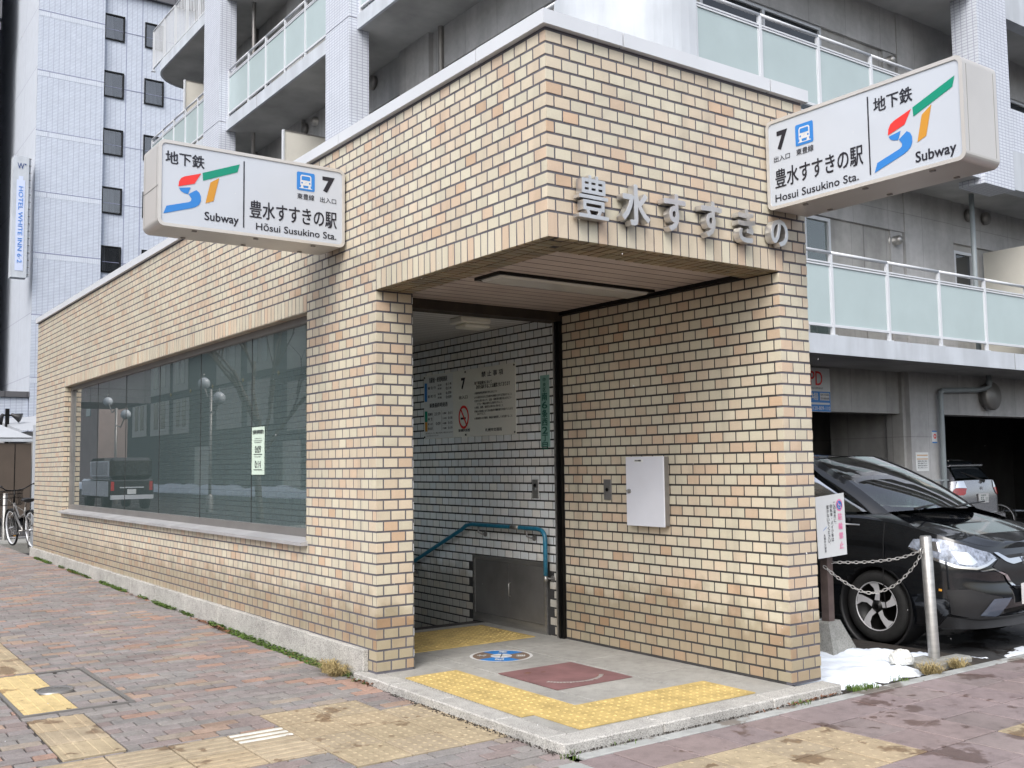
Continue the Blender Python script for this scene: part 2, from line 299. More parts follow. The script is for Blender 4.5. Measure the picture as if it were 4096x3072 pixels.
# ------------------------------------------------------------------ text
_tc = {}
def glyphs(body, off=0.02):
    k = (body, off)
    if k not in _tc:
        cu = bpy.data.curves.new('t', 'FONT'); cu.body = body; cu.offset = off; cu.fill_mode = 'FRONT'; cu.resolution_u = 3
        ob = bpy.data.objects.new('t', cu); me = ob.to_mesh()
        V = [(v.co.x, v.co.y) for v in me.vertices]; F = [tuple(p.vertices) for p in me.polygons]
        ob.to_mesh_clear(); bpy.data.objects.remove(ob); bpy.data.curves.remove(cu); _tc[k] = (V, F)
    return _tc[k]
def puttext(mb, fr, body, box, m=0, off=.02, skew=0):
    """fr = (O, U, V, N): local frame; box = (u0, v0, u1, v1); glyph outlines are fitted to the box.
    Bold strokes come from shifted copies, each a hair in front of the last."""
    if off > .008 and body != '7':
        O, U, W, Nn = fr; h = box[3]-box[1]; d = off*h*.55
        for i, (a, b) in enumerate(((-1, -.6), (1, -.6), (1, .6), (-1, .6))):
            puttext(mb, (O+U*(d*a)+W*(d*b)+Nn*(.0002*i), U, W, Nn), body, (box[0]+d, box[1]+d*.6, box[2]-d, box[3]-d*.6), m, 0)
        return
    V, F = glyphs(body, off)
    if not V: return
    xs = [p[0] for p in V]; ys = [p[1] for p in V]; x0, x1, y0, y1 = min(xs), max(xs), min(ys), max(ys)
    O, U, W, Nn = fr; u0, v0, u1, v1 = box; sx = (u1-u0)/max(x1-x0, 1e-6); sy = (v1-v0)/max(y1-y0, 1e-6)
    idx = [mb.P(O+U*(u0+(x-x0)*sx)+W*(v0+(y-y0)*sy)) for x, y in V]
    for f in F:
        q = [idx[i] for i in f]; a, b, c_ = Vector(mb.v[q[0]]), Vector(mb.v[q[1]]), Vector(mb.v[q[2]])
        if (b-a).cross(c_-a).dot(Nn) < 0: q = q[::-1]
        mb.fi(q, m)
def putpoly(mb, fr, pts, m=0):
    O, U, W, Nn = fr; P = [O+U*a+W*b for a, b in pts]
    if (P[1]-P[0]).cross(P[2]-P[0]).dot(Nn) < 0: P = P[::-1]
    mb.face(P, m)
def disc(c, r, n=40, a0=0, a1=360, ry=None):
    ry = ry or r; return [(c[0]+r*math.cos(R(a0+(a1-a0)*i/n)), c[1]+ry*math.sin(R(a0+(a1-a0)*i/n))) for i in range(n+(0 if a1-a0 == 360 else 1))]
def ringpoly(mb, fr, c, r0, r1, m=0, n=40, k=1.0):
    for i in range(n):
        a, b = 2*math.pi*i/n, 2*math.pi*(i+1)/n
        putpoly(mb, fr, [(c[0]+r0*math.cos(a)*k, c[1]+r0*math.sin(a)), (c[0]+r1*math.cos(a)*k, c[1]+r1*math.sin(a)), (c[0]+r1*math.cos(b)*k, c[1]+r1*math.sin(b)), (c[0]+r0*math.cos(b)*k, c[1]+r0*math.sin(b))], m)
def frame(O, U, V=(0, 0, 1)):
    U, V = Vector(U), Vector(V); return (Vector(O), U, V, U.cross(V))

# ================================================================== THE SUBWAY ENTRANCE
HF = 2.674; PV = .074; PH = .118; W1 = 1.914; W = 2.208; YP = 2.003; YT = .297; LL = 13.843; ZT = 3.90; YSH = 2.30
TAN = [(.60, .555, .435), (.60, .51, .39), (.59, .46, .34), (.60, .53, .41), (.56, .41, .285), (.605, .555, .44)]
TW = [.33, .27, .13, .17, .02, .08]
WHT = [(.78, .81, .82), (.80, .80, .78), (.73, .77, .79), (.78, .77, .73)]
WW = [.4, .3, .2, .1]
def tiles(mb, O, U, V, Nn, rects, pal=TAN, wt=TW, th=.0035, m=1, ch=.0012):
    O, U, V, Nn = Vector(O), Vector(U), Vector(V), Vector(Nn); flip = U.cross(V).dot(Nn) < 0
    cs = rng.choice(len(pal), size=len(rects), p=np.array(wt)/sum(wt)); br = rng.normal(1, .035, len(rects))
    for (u0, u1, v0, v1), ci, bb in zip(rects, cs, br):
        if u1-u0 < .008 or v1-v0 < .008: continue
        c = tuple(x*bb for x in pal[ci]); jt = rng.uniform(-.0012, .0012, 4)
        A = [O+U*u+V*v for u, v in ((u0, v0), (u1, v0), (u1, v1), (u0, v1))]
        B = [O+U*u+V*v+Nn*(th+j) for (u, v), j in zip(((u0+ch, v0+ch), (u1-ch, v0+ch), (u1-ch, v1-ch), (u0+ch, v1-ch)), jt)]
        i = [mb.P(p) for p in A+B]
        fs = [(4, 5, 6, 7), (0, 1, 5, 4), (1, 2, 6, 5), (2, 3, 7, 6), (3, 0, 4, 7)]
        for f in fs:
            q = [i[k] for k in f]; mb.fi(q[::-1] if flip else q, m, c)
def courses(ua, ub, za, zb, par=0, org=0, rev=False, jh=.0135, jv=.0115, hf=HF):
    """running bond of stack-cut tiles between ua..ub and za..zb; org = u of a full-tile edge"""
    out = []; k = int(math.floor((za-hf)/PV+1e-6))
    while hf+k*PV < zb-1e-6:
        z0, z1 = hf+k*PV+jh/2, hf+(k+1)*PV-jh/2; z0c, z1c = max(z0, za), min(z1, zb)
        if z1c-z0c > .006:
            off = (k+par) % 2*PH/2; n = int(math.floor((ua-org-off)/PH))-1
            while True:
                u0 = org+off+n*PH; u1 = u0+PH; n += 1
                if u0 >= ub: break
                a, b = max(u0+jv/2, ua), min(u1-jv/2, ub)
                if u0 < ua-1e-6 and u1 > ua: a = ua
                if b-a > .006 and u1 > ua: out.append((a, b, z0c, z1c))
        k += 1
    return out
def soldier(ua, ub, z0, z1, p=.074): 
    n = max(1, round((ub-ua)/p)); q = (ub-ua)/n
    return [(ua+i*q+.005, ua+(i+1)*q-.005, z0+.006, z1-.006) for i in range(n)]
X3, Y3, Z3 = Vector((1, 0, 0)), Vector((0, 1, 0)), Vector((0, 0, 1))
st = thing('subway_entrance', 'low tan-tiled subway entrance building with a long window and an open corner doorway', 'entrance building')

# --- long street wall (plane x = 0)
WY0, WY1, WZ0, WZ1 = 3.171, 11.786, .86, 2.674
mb = MB()
mb.box((.0035, YP+.0035, 0), (YT, WY0, ZT-.02), 0, skip='-z'); mb.box((.0035, WY1, -.2), (YT, LL-.0035, ZT-.02), 0, skip='-z')
mb.box((.0035, WY0+.001, -.2), (YT, WY1-.001, WZ0-.02), 0, skip='-z'); mb.box((.0035, WY0+.001, WZ1+.0035), (YT, WY1-.001, ZT-.02), 0)
mb.box((.0035, .0035, HF+.007), (.29, YP+.003, ZT-.02), 0)
segs = [(0, YP)]; cj = [WY0+i*(WY1-WY0)/4 for i in range(5)]
rl = []
rl += courses(0, YP-.003, HF+2*PV, ZT-.03, 0, 0)
rl += courses(YP+.003, WY0-.003, 0.003, ZT-.03, 1, YP)
for a, b in zip(cj, cj[1:]):
    rl += courses(a+.003, b-.003, HF+2*PV, ZT-.03, 0, a); rl += courses(a+.003, b-.003, .15, WZ0-.02, 0, a); rl += soldier(a+.003, b-.003, HF, HF+2*PV)
rl += courses(WY1+.003, LL, .15, ZT-.03, 1, WY1)
rl += soldier(0, YP-.003, HF, HF+2*PV)
tiles(mb, (.0035, 0, 0), Y3, Z3, -X3, [(a+.0012, b-.0012, c, d) for a, b, c, d in rl], th=.0022, ch=.0006)
# window jambs and head
tiles(mb, (0, WY1-.0035, 0), X3, Z3, -Y3, courses(0.0, .11, WZ0, WZ1, 0, 0, jv=.006))
tiles(mb, (0, WY0+.0035, 0), X3, Z3, Y3, courses(0.0, .11, WZ0, WZ1, 0, 0, jv=.006))
tiles(mb, (0, 0, WZ1+.0035), Y3, X3, -Z3, [(a, b, .0, .1) for a, b, _, _ in soldier(WY0, WY1, 0, 1)])
# far end and door pillar face
tiles(mb, (0, LL-.0035, 0), X3, Z3, Y3, courses(0, YT, .15, ZT-.03, 0, 0))
tiles(mb, (0, YP+.0035, 0), X3, Z3, -Y3, courses(0, YT, .003, HF-.004, 0, 0))
mb.build('wall', ['grout', 'tile'], st)
# --- front wall, right pillar (plane y = 0)
mb = MB()
mb.box((.29, .0035, HF+.007), (W-.0035, .29, ZT-.02), 0); mb.box((W1+.007, .29, 0), (W-.0035, LL, ZT-.02), 0, skip='-z')
mb.box((W1+.007, .0035, 0), (W-.0035, .29, HF+.007), 0, skip='+z')
xs = W1+.05
r = courses(0, W, HF+2*PV, ZT-.03, 1, 0)+soldier(0, xs, HF, HF+2*PV)+courses(xs+.004, W, HF, HF+2*PV, 0, W1)+courses(W1, W, .003, HF, 1, W1)
tiles(mb, (0, .0035, 0), X3, Z3, -Y3, r)
tiles(mb, (W-.0035, 0, 0), Y3, Z3, X3, courses(0, LL, .003, ZT-.03, 0, 0))
mb.build('wall', ['grout', 'tile'], st)
mb = MB(); mb.box((W1+.0035, .05, 0), (W1+.0068, YSH+.02, HF+.02), 0); mb.box((W1+.0035, .0075, 0), (W1+.0068, .05, HF), 2); tiles(mb, (W1+.0035, 0, 0), Y3, Z3, -X3, courses(0, YSH, .003, HF+.02, 0, 0))
mb.build('wall', ['groutm', 'tile', 'grout'], st)
mb = MB(); mb.box((.3, LL-.30, -.2), (W1, LL-.01, ZT-.02), 0); mb.build('wall', ['grout', 'tile'], st)
# --- tiled underside of the fascia
mb = MB(); g = []; g2 = []
mb.box((.0095, .0095, HF+.004), (.289, YP+.004, HF+.0065), 0); mb.box((.289, .0095, HF+.004), (W1+.003, .289, HF+.0065), 0)
for row, (d0, d1) in enumerate(((.0, .05), (.06, .168), (.178, .286))):
    for a, b, _, _ in soldier(0, YP, 0, 1):
        if a > d0: g.append((max(a, d0), b, d0, d1))
    for a, b, _, _ in soldier(0, W1, 0, 1):
        if a > d0+.03: g2.append((a, b, d0, d1))
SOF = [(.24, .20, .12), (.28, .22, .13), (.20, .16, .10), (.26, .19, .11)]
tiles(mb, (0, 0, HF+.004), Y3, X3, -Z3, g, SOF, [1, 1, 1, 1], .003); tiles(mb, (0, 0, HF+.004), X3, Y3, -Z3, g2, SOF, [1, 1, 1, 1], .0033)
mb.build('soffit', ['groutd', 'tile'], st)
# --- white tiled stair wall
mb = MB(); mb.box((W1+.0, YSH+.09, -6), (W1+.006, LL-.3, HF+.1), 0)
DY0, DY1, DZ1 = 2.551, 3.676, .60
r = [q for q in courses(YSH+.09, LL-.3, -2.6, HF, 1, YSH+.1, jv=.010, jh=.014) if not (q[1] > DY0 and q[0] < DY1 and q[3] > .0 and q[2] < DZ1)]
tiles(mb, (W1, 0, 0), Y3, Z3, -X3, r, WHT, WW, .003)
mb.build('wall', ['groutd', 'tilew'], st)
mb = MB(); mb.box((YT, YP+.3, -6), (YT+.01, LL-.3, WZ0-.02), 0); mb.box((YT, YP+.01, WZ1+.01), (YT+.01, LL-.3, ZT-.1), 0); mb.box((YT, YP+.01, 0), (YT+.01, WY0, WZ1+.005), 0)
mb.build('wall', [brickmat('white_wall_tile', (.72, .74, .75), (.68, .71, .73), (.05, .05, .05), PH, PV, .012, rough=.35)], st)
# --- roof, coping, ceilings
mb = MB(); mb.box((.3, .3, 3.72), (W-.3, LL-.3, 3.80)); mb.build('roof', ['concs'], st)
mb = MB()
def cop_y(a, b): mb.box((-.035, a+.004, 3.872), (.36, b-.004, 3.955)); 
mb.box((-.035, -.035, 3.872), (.36, .64, 3.955)); ys = [.64+i*(LL+.03-.64)/7 for i in range(8)]
for a, b in zip(ys, ys[1:]): mb.box((-.035, a+.010, 3.872), (.36, b, 3.953))
for a, b in ((.361, .55), (.562, 1.85), (1.862, W+.035)): mb.box((a, -.035, 3.872), (b, .36, 3.955))
mb.box((W-.3, .361, 3.872), (W+.035, LL+.03, 3.952))
mb.build('coping', ['alu'], st)
mb = MB(); mb.box((.286, .286, 2.705), (W1+.006, YSH, 2.73)); mb.build('ceiling', ['ceil'], st)
mb = MB(); mb.box((YT+.01, YSH+.16, 2.675), (W1, LL-.3, 2.70)); mb.build('ceiling', ['ceili'], st)
mb = MB(); mb.box((.2975, YSH, 2.628), (W1, YSH+.16, 2.745)); mb.build('shutter_lintel', ['rust'], st)
mb = MB(); mb.box((W1-.028, YSH+.004, -.02), (W1, YSH+.085, 2.63)); mb.box((W1-.04, YSH+.03, 0.001), (W1-.0285, YSH+.045, 2.62)); mb.box((W1-.036, YSH+.07, 0.001), (W1-.0285, YSH+.085, 2.62), 1)
mb.box((W1-.03, .3, 2.675), (W1+.004, YSH-.001, 2.704)); mb.box((.29, .27, 2.68), (.3, YSH-.001, 2.704))
mb.build('shutter_guide', ['blackm', 'steel'], st)
# --- long window
mb = MB(); fx0, fx1 = .085, .15
mb.box((fx0, WY0+.007, WZ0-.01), (fx1, WY1-.01, WZ0+.075)); mb.box((fx0+.001, WY0+.007, WZ1-.055), (fx1, WY1-.01, WZ1+.004))
mb.box((fx0+.001, WY1-.085, WZ0+.076), (fx1-.001, WY1-.011, WZ1-.056)); mb.box((fx0+.001, WY0+.008, WZ0+.076), (fx1-.001, WY0+.05, WZ1-.056))
mb.box((fx0+.05, WY1-.20, WZ0+.076), (fx1+.05, WY1-.11, WZ1-.056))
win = mb.build('window_frame', ['alud'], st)
ng = 6; ya, yb = WY0+.05, WY1-.10
for i in range(ng):
    a, b = ya+i*(yb-ya)/ng, ya+(i+1)*(yb-ya)/ng; mb = MB()
    mb.face([(.118, a+.003, WZ0+.07), (.118, a+.003, WZ1-.05), (.118, b-.003, WZ1-.05), (.118, b-.003, WZ0+.07)])
    mb.build('window_pane', ['wglass'], win)
mb = MB()
for i in range(1, ng): a = ya+i*(yb-ya)/ng; mb.box((.114, a-.003, WZ0+.07), (.122, a+.003, WZ1-.05))
mb.build('pane_joint', ['blackp'], win)
mb = MB(); sl = [(-.055, WZ0-.045), (-.055, WZ0-.018), (.085, WZ0+.008), (.085, WZ0-.045)]
for a, b in ((WY0-.03, 5.9), (5.904, 8.8), (8.804, WY1+.02)):
    P = [(x, a, z) for x, z in sl]; mb.prism(P, (0, b-a, 0))
mb.build('window_sill', ['sill'], st)
# --- granite plinth
mb = MB(); y = 2.117; GR = (1, 1, 1)
def gz(y): return -.055+.009*max(0, y-1)
while y < LL+.04:
    b = min(y+.97, LL+.045); mb.bev((-.042, y+.005, -.35), (.003, b-.005, .155+.0035*(y-2.1)), .005); y += .97
mb.build('plinth', ['granite'], st)
# --- podium floor, kerb, stairs
mb = MB(); mb.box((-.0, .02, -.3), (W1+.006, 3.66, -.008), 0)
for a, b in ((.07, .665), (.67, 1.34), (1.345, W1)):
    yy = -.02
    for i, hgt in enumerate((.45, .42, .655, .66, .66, .66)):
        c, d = yy+.002, yy+hgt-.002; yy += hgt
        if d > 3.68: d = 3.68
        if a == .07 and i % 2: mb.bev((a+.0015, c, -.03), (b-.16, d, 0), .0015, 1); mb.bev((b-.157, c, -.03), (b+.0, d, 0), .0015, 1); continue
        mb.bev((a+.0015, c, -.03), (b-.0015, d, 0), .0015, 1)
struct(mb.build('entrance_floor', ['joint', 'granited']))
mb = MB(); K = .17
ky = [-.168, .47, 1.10, 1.66, 2.18]
mb.bev((-.084, -.172, -.3), (.62, -.018, .001), .008)
for a, b in ((.625, 1.53), (1.535, 2.187)): mb.bev((a, -.172, -.3), (b, -.018, .001), .008)
for a, b in zip([-.014, .47, 1.10, 1.66], [.466, 1.096, 1.656, 2.18]): mb.bev((-.084, a, -.3), (.068, b, .0005), .008)
struct(mb.build('kerb', ['granite']))
mb = MB(); y = 3.68; z = 0
for i in range(30):
    mb.bev((YT+.011, y, z-.168-1.5), (W1-.001, y+.31, z-.16), .006, 0); y += .30; z -= .16
    if y > LL-.5: break
struct(mb.build('stairs', ['granited']))
# --- things in and on the entrance
def cyl(mb, c, r, h, ax=(0, 0, 1), m=0, n=20): mb.lathe([(0, 0), (r, 0), (r, h), (0, h)], c, ax, m, n, smooth=False)
# tactile L on the podium
def domes(mb, x0, x1, y0, y1, z, r=.0125, p=.058, h=.005, m=0):
    nx, ny = max(1, int((x1-x0)/p)), max(1, int((y1-y0)/p)); px, py = (x1-x0)/nx, (y1-y0)/ny
    for i in range(nx):
        for j in range(ny): mb.lathe([(r, 0), (r*.8, h*.75), (0, h)], (x0+(i+.5)*px, y0+(j+.5)*py, z), (0, 0, 1), m, 10)
mb = MB(); pts = [(.091, 1.762), (.498, 1.762), (.484, .435), (1.565, .44), (1.565, .0), (.164, .0), (.164, .412), (.075, .412)]
mb.prism([(x, y, .0075) for x, y in pts[::-1]], (0, 0, -.006)); domes(mb, .10, .48, .44, 1.75, .0075); domes(mb, .175, 1.55, .01, .42, .0075)
tag(mb.build('tactile_paving', ['yellow']), 'worn yellow L-shaped tactile mat with round studs along the kerb of the doorway', 'tactile paving')
mb = MB(); mb.box((.40, 2.53, .0015), (1.76, 3.33, .0075)); domes(mb, .42, 1.74, 2.55, 3.31, .0075)
tag(mb.build('tactile_paving', ['yellow']), 'dim yellow studded tactile mat inside at the head of the stairs', 'tactile paving')
mb = MB(); mb.box((.665, .832, .0015), (1.30, 1.49, .006), 0)
F = frame((0, 0, .0065), X3, Y3)
rr = random.Random(3)
for cx_, cy_, a, b in ((.83, 1.37, .03, .018), (.93, 1.33, .022, .01), (1.17, 1.0, .04, .012), (.80, 1.0, .015, .008)):
    putpoly(mb, F, [(cx_+a*math.cos(t)*rr.uniform(.7, 1.1), cy_+b*math.sin(t)*rr.uniform(.7, 1.2)) for t in [k*math.pi/6 for k in range(12)]], 1)
for k in range(24):
    a = R(205+k*5); ringx = 0.235; putpoly(mb, frame((0, 0, .007), X3, Y3), [(.985+(ringx+d)*math.cos(a+e), 1.16+(ringx*.95+d)*math.sin(a+e)) for d, e in ((0, 0), (.02+.018*rr.random(), 0), (.02+.018*rr.random(), .07), (0, .07))], 2)
tag(mb.build('floor_mat', ['mat', 'leaf', 'granited']), 'square maroon mat with a worn grey arc on the entrance floor', 'mat')
# direction disc
dd = thing('direction_disc', 'round blue and brown compass decal on the granite entrance floor', 'floor decal', (1.06, 2.02, 0))
mb = MB(); F = frame((0, 0, .0025), X3, Y3); ringpoly(mb, F, (0, 0), .215, .237, 0, 48); ringpoly(mb, F, (0, 0), 0.0, .08, 0, 32)
mb.build('rim', ['white'], dd)
mb = MB(); F = frame((0, 0, .002), X3, Y3)
for q in range(4):
    a0 = 5+q*90; n = 14
    for i in range(n):
        a, b = R(a0+90*i/n), R(a0+90*(i+1)/n)
        putpoly(mb, F, [(.08*math.cos(a), .08*math.sin(a)), (.215*math.cos(a), .215*math.sin(a)), (.215*math.cos(b), .215*math.sin(b)), (.08*math.cos(b), .08*math.sin(b))], q % 2)
mb.build('face', ['blue', 'brown'], dd)
mb = MB()
for ch, a in (('北', 140), ('東', 50), ('南', -40), ('西', 230)):
    t = R(a); cx_, cy_ = .148*math.cos(t), .148*math.sin(t); U = Vector((math.sin(t), -math.cos(t), 0)); V = Vector((math.cos(t), math.sin(t), 0))
    puttext(mb, frame((cx_, cy_, .004), U, V), ch, (-.035, -.035, .035, .035), 0, .02)
for a in (50, 140): t = R(a); U = Vector((math.cos(t), math.sin(t), 0)); V = Vector((-math.sin(t), math.cos(t), 0)); F = frame((0, 0, .004), U, V); putpoly(mb, F, [(-.07, -.003), (.07, -.003), (.07, .003), (-.07, .003)], 1)
mb.build('lettering', ['paper', 'ink'], dd)
# ceiling light
cl = thing('ceiling_light', 'long unlit flush lamp with black rim in the doorway ceiling', 'ceiling light', (1.12, 1.22, 2.705))
mb = MB(); mb.box((-.70, -.15, -.022), (.70, -.128, .0)); mb.box((-.70, .128, -.022), (.70, .15, 0)); mb.box((-.70, -.1279, -.022), (-.675, .1279, 0)); mb.box((.675, -.1279, -.022), (.70, .1279, 0)); mb.build('rim', ['blackm'], cl)
mb = MB(); mb.bev((-.674, -.127, -.035), (.674, .127, -.001), .02); mb.build('diffuser', ['acryl'], cl)
el = thing('emergency_light', 'small cream box light on the ceiling above the stairs', 'emergency light', (1.34, 2.83, 2.675))
mb = MB(); mb.bev((-.15, -.10, -.05), (.15, .10, -.0), .01); mb.build('housing', ['board'], el)
mb = MB(); mb.bev((-.10, -.09, -.085), (.15, .09, -.0505), .012); mb.build('diffuser', ['board'], el)
# electric cabinet
cb = thing('wall_cabinet', 'white metal cabinet with a small lock on the tan tiled doorway wall', 'cabinet', (W1, 1.26, 1.22))
mb = MB(); mb.bev((-.055, -.20, -.255), (-.004, .20, .255), .004); mb.build('box', ['alud'], cb)
mb = MB(); mb.bev((-.066, -.205, -.26), (-.0555, .205, .258), .003); d = mb.build('door', ['cab'], cb)
mb = MB(); cyl(mb, (-.066, .165, .0), .016, -.012, (1, 0, 0)); mb.tube([(-.08, .165, 0), (-.09, .175, 0)], .005); mb.build('lock', ['steel'], d)
mb = MB(); mb.box((-.0672, .01, .215), (-.066, .11, .24)); F = frame((-.068, 0, 0), -Y3, Z3); puttext(mb, F, '換気扇 制御盤', (-.1, .221, -.03, .235), 1); mb.build('name_strip', ['paper', 'ink'], d)
# handrail
hr = thing('handrail', 'blue painted pipe handrail with bare metal band on the white tiled stair wall', 'handrail', (0, 0, 0))
rx = W1-.065; pp = [(rx, 2.49, .50), (rx, 2.49, .78)]+[(rx, 2.57-.08*math.cos(t), .80+.08*math.sin(t)) for t in [k*math.pi/12 for k in range(1, 6)]]+[(rx, 2.60, .885), (rx, 3.60, .885), (rx, 3.70, .872), (rx, 3.78, .83), (rx, 4.9, .385), (rx, 6.8, -.6)]
mb = MB(); mb.tube(pp, .019, 0, 12); mb.build('rail', ['hbar'], hr)
mb = MB(); mb.tube([(rx, 2.86, .885), (rx, 2.98, .885)], .0198, 0, 12); mb.tube([(rx, 2.49, .50), (rx, 2.49, .455)], .0165, 0, 12); mb.build('metal_sleeve', ['steel'], hr)
for by, bz in ((2.75, .885), (3.5, .885), (4.75, .445), (2.50, .56)):
    mb = MB(); mb.tube([(rx, by, bz-.018), (rx, by, bz-.07), (rx+.03, by-.02, bz-.085), (W1-.006, by-.035, bz-.085)], .008, 0, 8); cyl(mb, (W1-.006, by-.035, bz-.085), .025, -.008, (1, 0, 0)); mb.build('bracket', ['steeld'], hr)
# low steel doors
sdr = thing('hatch_doors', 'low double steel doors under the blue handrail in the white tiled wall', 'hatch', (W1, 3.11, 0))
mb = MB(); mb.box((-.012, -.56, .0), (.0, -.53, .60)); mb.box((-.012, .535, .0), (.0, .565, .60)); mb.box((-.012, -.529, .565), (.0, .534, .60)); mb.box((-.0125, -.529, .001), (.0, .534, .075)); mb.build('frame', ['steel'], sdr)
for a, b in ((-.528, .0), (.003, .533)):
    mb = MB(); mb.box((-.008, a, .078), (-.001, b, .563)); dr = mb.build('door', ['steeld'], sdr)
    if a < -.1: mb = MB(); mb.tube([(-.008, -.03, .27), (-.028, -.03, .28), (-.028, -.03, .38), (-.008, -.03, .39)], .005, 0, 8); mb.build('handle', ['steel'], dr)
# switch plates
for y, z, lab, c in ((1.745, 1.225, 'small grey blank plate on the tan tiled wall left of the white cabinet', 'steeld'), (2.69, 1.22, 'small steel key switch plate on the white tiled wall', 'steel')):
    s = thing('switch_plate', lab, 'wall plate', (W1, y, z)); mb = MB(); mb.bev((-.012, -.045, -.08), (-.004, .045, .08), .002); mb.build('plate', [c], s)
    mb = MB(); cyl(mb, (-.012, 0, .03 if c == 'steel' else -.0), .014, -.008, (1, 0, 0)); mb.build('switch', ['blackm'], s)
    if c == 'steel': mb = MB(); cyl(mb, (-.012, 0, .0), .010, -.004, (1, 0, 0)); mb.build('switch', ['chrome'], s)
# notice board
nb = thing('notice_board', 'cream notice board with timetable, 7 and no-smoking sign on the white tiled wall', 'notice board', (W1, 3.755, 2.02))
B = MB(); B.bev((-.012, -.797, -.32), (-.006, .797, .32), .002); B.build('panel', ['board'], nb)
F = frame((-.0135, 0, 0), -Y3, Z3); sB = 1594/1000
def nx(X): return -.797+(X-180)/(1540-180)*1.594      # from the enlarged board picture
def bz(X, Y):  # vertical position on the board, undoing the perspective of the enlarged picture
    t = (X-180)/1360; top = 400+(212-400)*t; bot = 1320+(1258-1320)*t; return .32-(Y-top)/(bot-top)*.64
def bt(mb, s, x0, y0, x1, y1, m=0, off=.035):
    xm = (x0+x1)/2; puttext(mb, F, s, (nx(x0), bz(xm, y1), nx(x1), bz(xm, y0)), m, off)
mb = MB()
bt(mb, '当駅始・終発時刻表', 270, 405, 565, 485); bt(mb, '乗換最終時刻表', 275, 785, 570, 855); bt(mb, '7', 778, 425, 842, 592, 0, .04); bt(mb, '出入口', 745, 685, 873, 735)
for s, y0 in (('6:14', 488), ('0:14', 550), ('6:09', 618), ('0:09', 680)): bt(mb, s, 543, y0, 628, y0+42)
for s, x0, x1, y0, y1 in (('福 住 行', 247, 380, 550, 592), ('栄 町 行', 247, 380, 672, 718), ('始発', 412, 475, 515, 545), ('終発', 412, 475, 565, 595), ('始発', 412, 475, 645, 675), ('終発', 412, 475, 698, 728),
    ('真駒内', 247, 325, 935, 980), ('23:59', 355, 452, 928, 972), ('麻 生', 247, 325, 1005, 1050), ('0:09', 378, 452, 1070, 1115), ('新さっぽろ', 247, 325, 1080, 1118), ('宮の沢', 247, 325, 1145, 1190),
    ('大通駅', 485, 548, 925, 955), ('0:11', 575, 638, 915, 955), ('さっぽろ駅', 485, 548, 1000, 1028), ('0:18', 575, 640, 988, 1025), ('大通駅', 485, 548, 1073, 1103), ('0:15', 575, 640, 1060, 1098), ('大通駅', 485, 548, 1145, 1172), ('0:19', 575, 640, 1135, 1170),
    ('禁 止 事 項', 1080, 1380, 318, 402), ('地下鉄駅構内において', 975, 1225, 470, 520), ('次の行為をすることは厳禁されております', 1000, 1470, 505, 570), ('札幌市交通局', 1125, 1352, 1160, 1210), ('駅構内禁煙', 735, 905, 1170, 1215)):
    bt(mb, s, x0, y0, x1, y1, 0, .035)
for i, (s, x1) in enumerate((('1 爆発物等危険物を持ち込むこと', 1290), ('2 公の秩序をみだし又は善良な風俗に反する行為をすること', 1490), ('3 許可を受けないで、広告・看板等の掲示およびビラ・', 1490), ('チラシ・物品の配布又は販売をすること', 1365), ('4 演説、説教、勧誘又は寄付を求めること', 1375), ('5 他人の迷惑となり又は係員の職務遂行の妨げとなる行', 1505), ('為をすること', 1130), ('6 駅施設および器具、備品を破損若しくは汚損すること', 1495))):
    y = 640+i*52; bt(mb, s, 975 if s[0] in '123456' else 1015, y-16, x1, y+18, 0, .02)
bt(mb, '※運行状況によっては、乗換えが出来ない場合もありますので', 205, 1215, 645, 1240, 0, .005); bt(mb, '早めの利用をおすすめします', 222, 1258, 420, 1280, 0, .005)
mb.build('lettering', ['ink'], nb)
mb = MB()
F2 = frame((-.0128, 0, 0), -Y3, Z3)
def br_(mb, x0, y0, x1, y1, m): putpoly(mb, F2, [(nx(x0), bz(x0, y0)), (nx(x1), bz(x1, y0)), (nx(x1), bz(x1, y1)), (nx(x0), bz(x0, y1))], m)
br_(mb, 192, 505, 235, 775, 0); br_(mb, 195, 915, 238, 1070, 1); br_(mb, 197, 1072, 238, 1210, 2)
for a in ((192, 500, 645, 503), (240, 640, 648, 643), (192, 775, 650, 778), (195, 905, 650, 908), (240, 995, 650, 997), (240, 1065, 330, 1067), (240, 1132, 330, 1134), (472, 1055, 652, 1057), (472, 1125, 652, 1127), (470, 905, 473, 1195), (330, 905, 332, 1200)): br_(mb, a[0], a[1]-8*(a[0]-180)/1360, a[2], a[3]-8*(a[2]-180)/1360, 3)
ringpoly(mb, F, (nx(813), bz(813, 1001)), .088, .112, 4, 36, .80); cx_, cy_ = nx(813), bz(813, 1001)
putpoly(mb, F, [(cx_-.062, cy_+.078), (cx_-.046, cy_+.088), (cx_+.062, cy_-.078), (cx_+.046, cy_-.088)], 4)
putpoly(mb, F2, [(cx_-.055, cy_-.022), (cx_+.035, cy_-.022), (cx_+.035, cy_-.002), (cx_-.055, cy_-.002)], 3)
mb.build('symbols', ['blue', 'green', 'orange', 'ink', 'red'], nb)
mb = MB(); mb.box((-.0124, nx(0)*0-nx(650), -.315), (-.0119, -nx(186), .312)); mb.build('timetable_sheet', ['paper'], nb)
mb = MB()
for yy in (-.78, .02, .78):
    for zz in (.30, -.30): cyl(mb, (-.012, yy, zz), .009, -.006, (1, 0, 0), 0, 10)
mb.build('bolts', ['blackm'], nb)
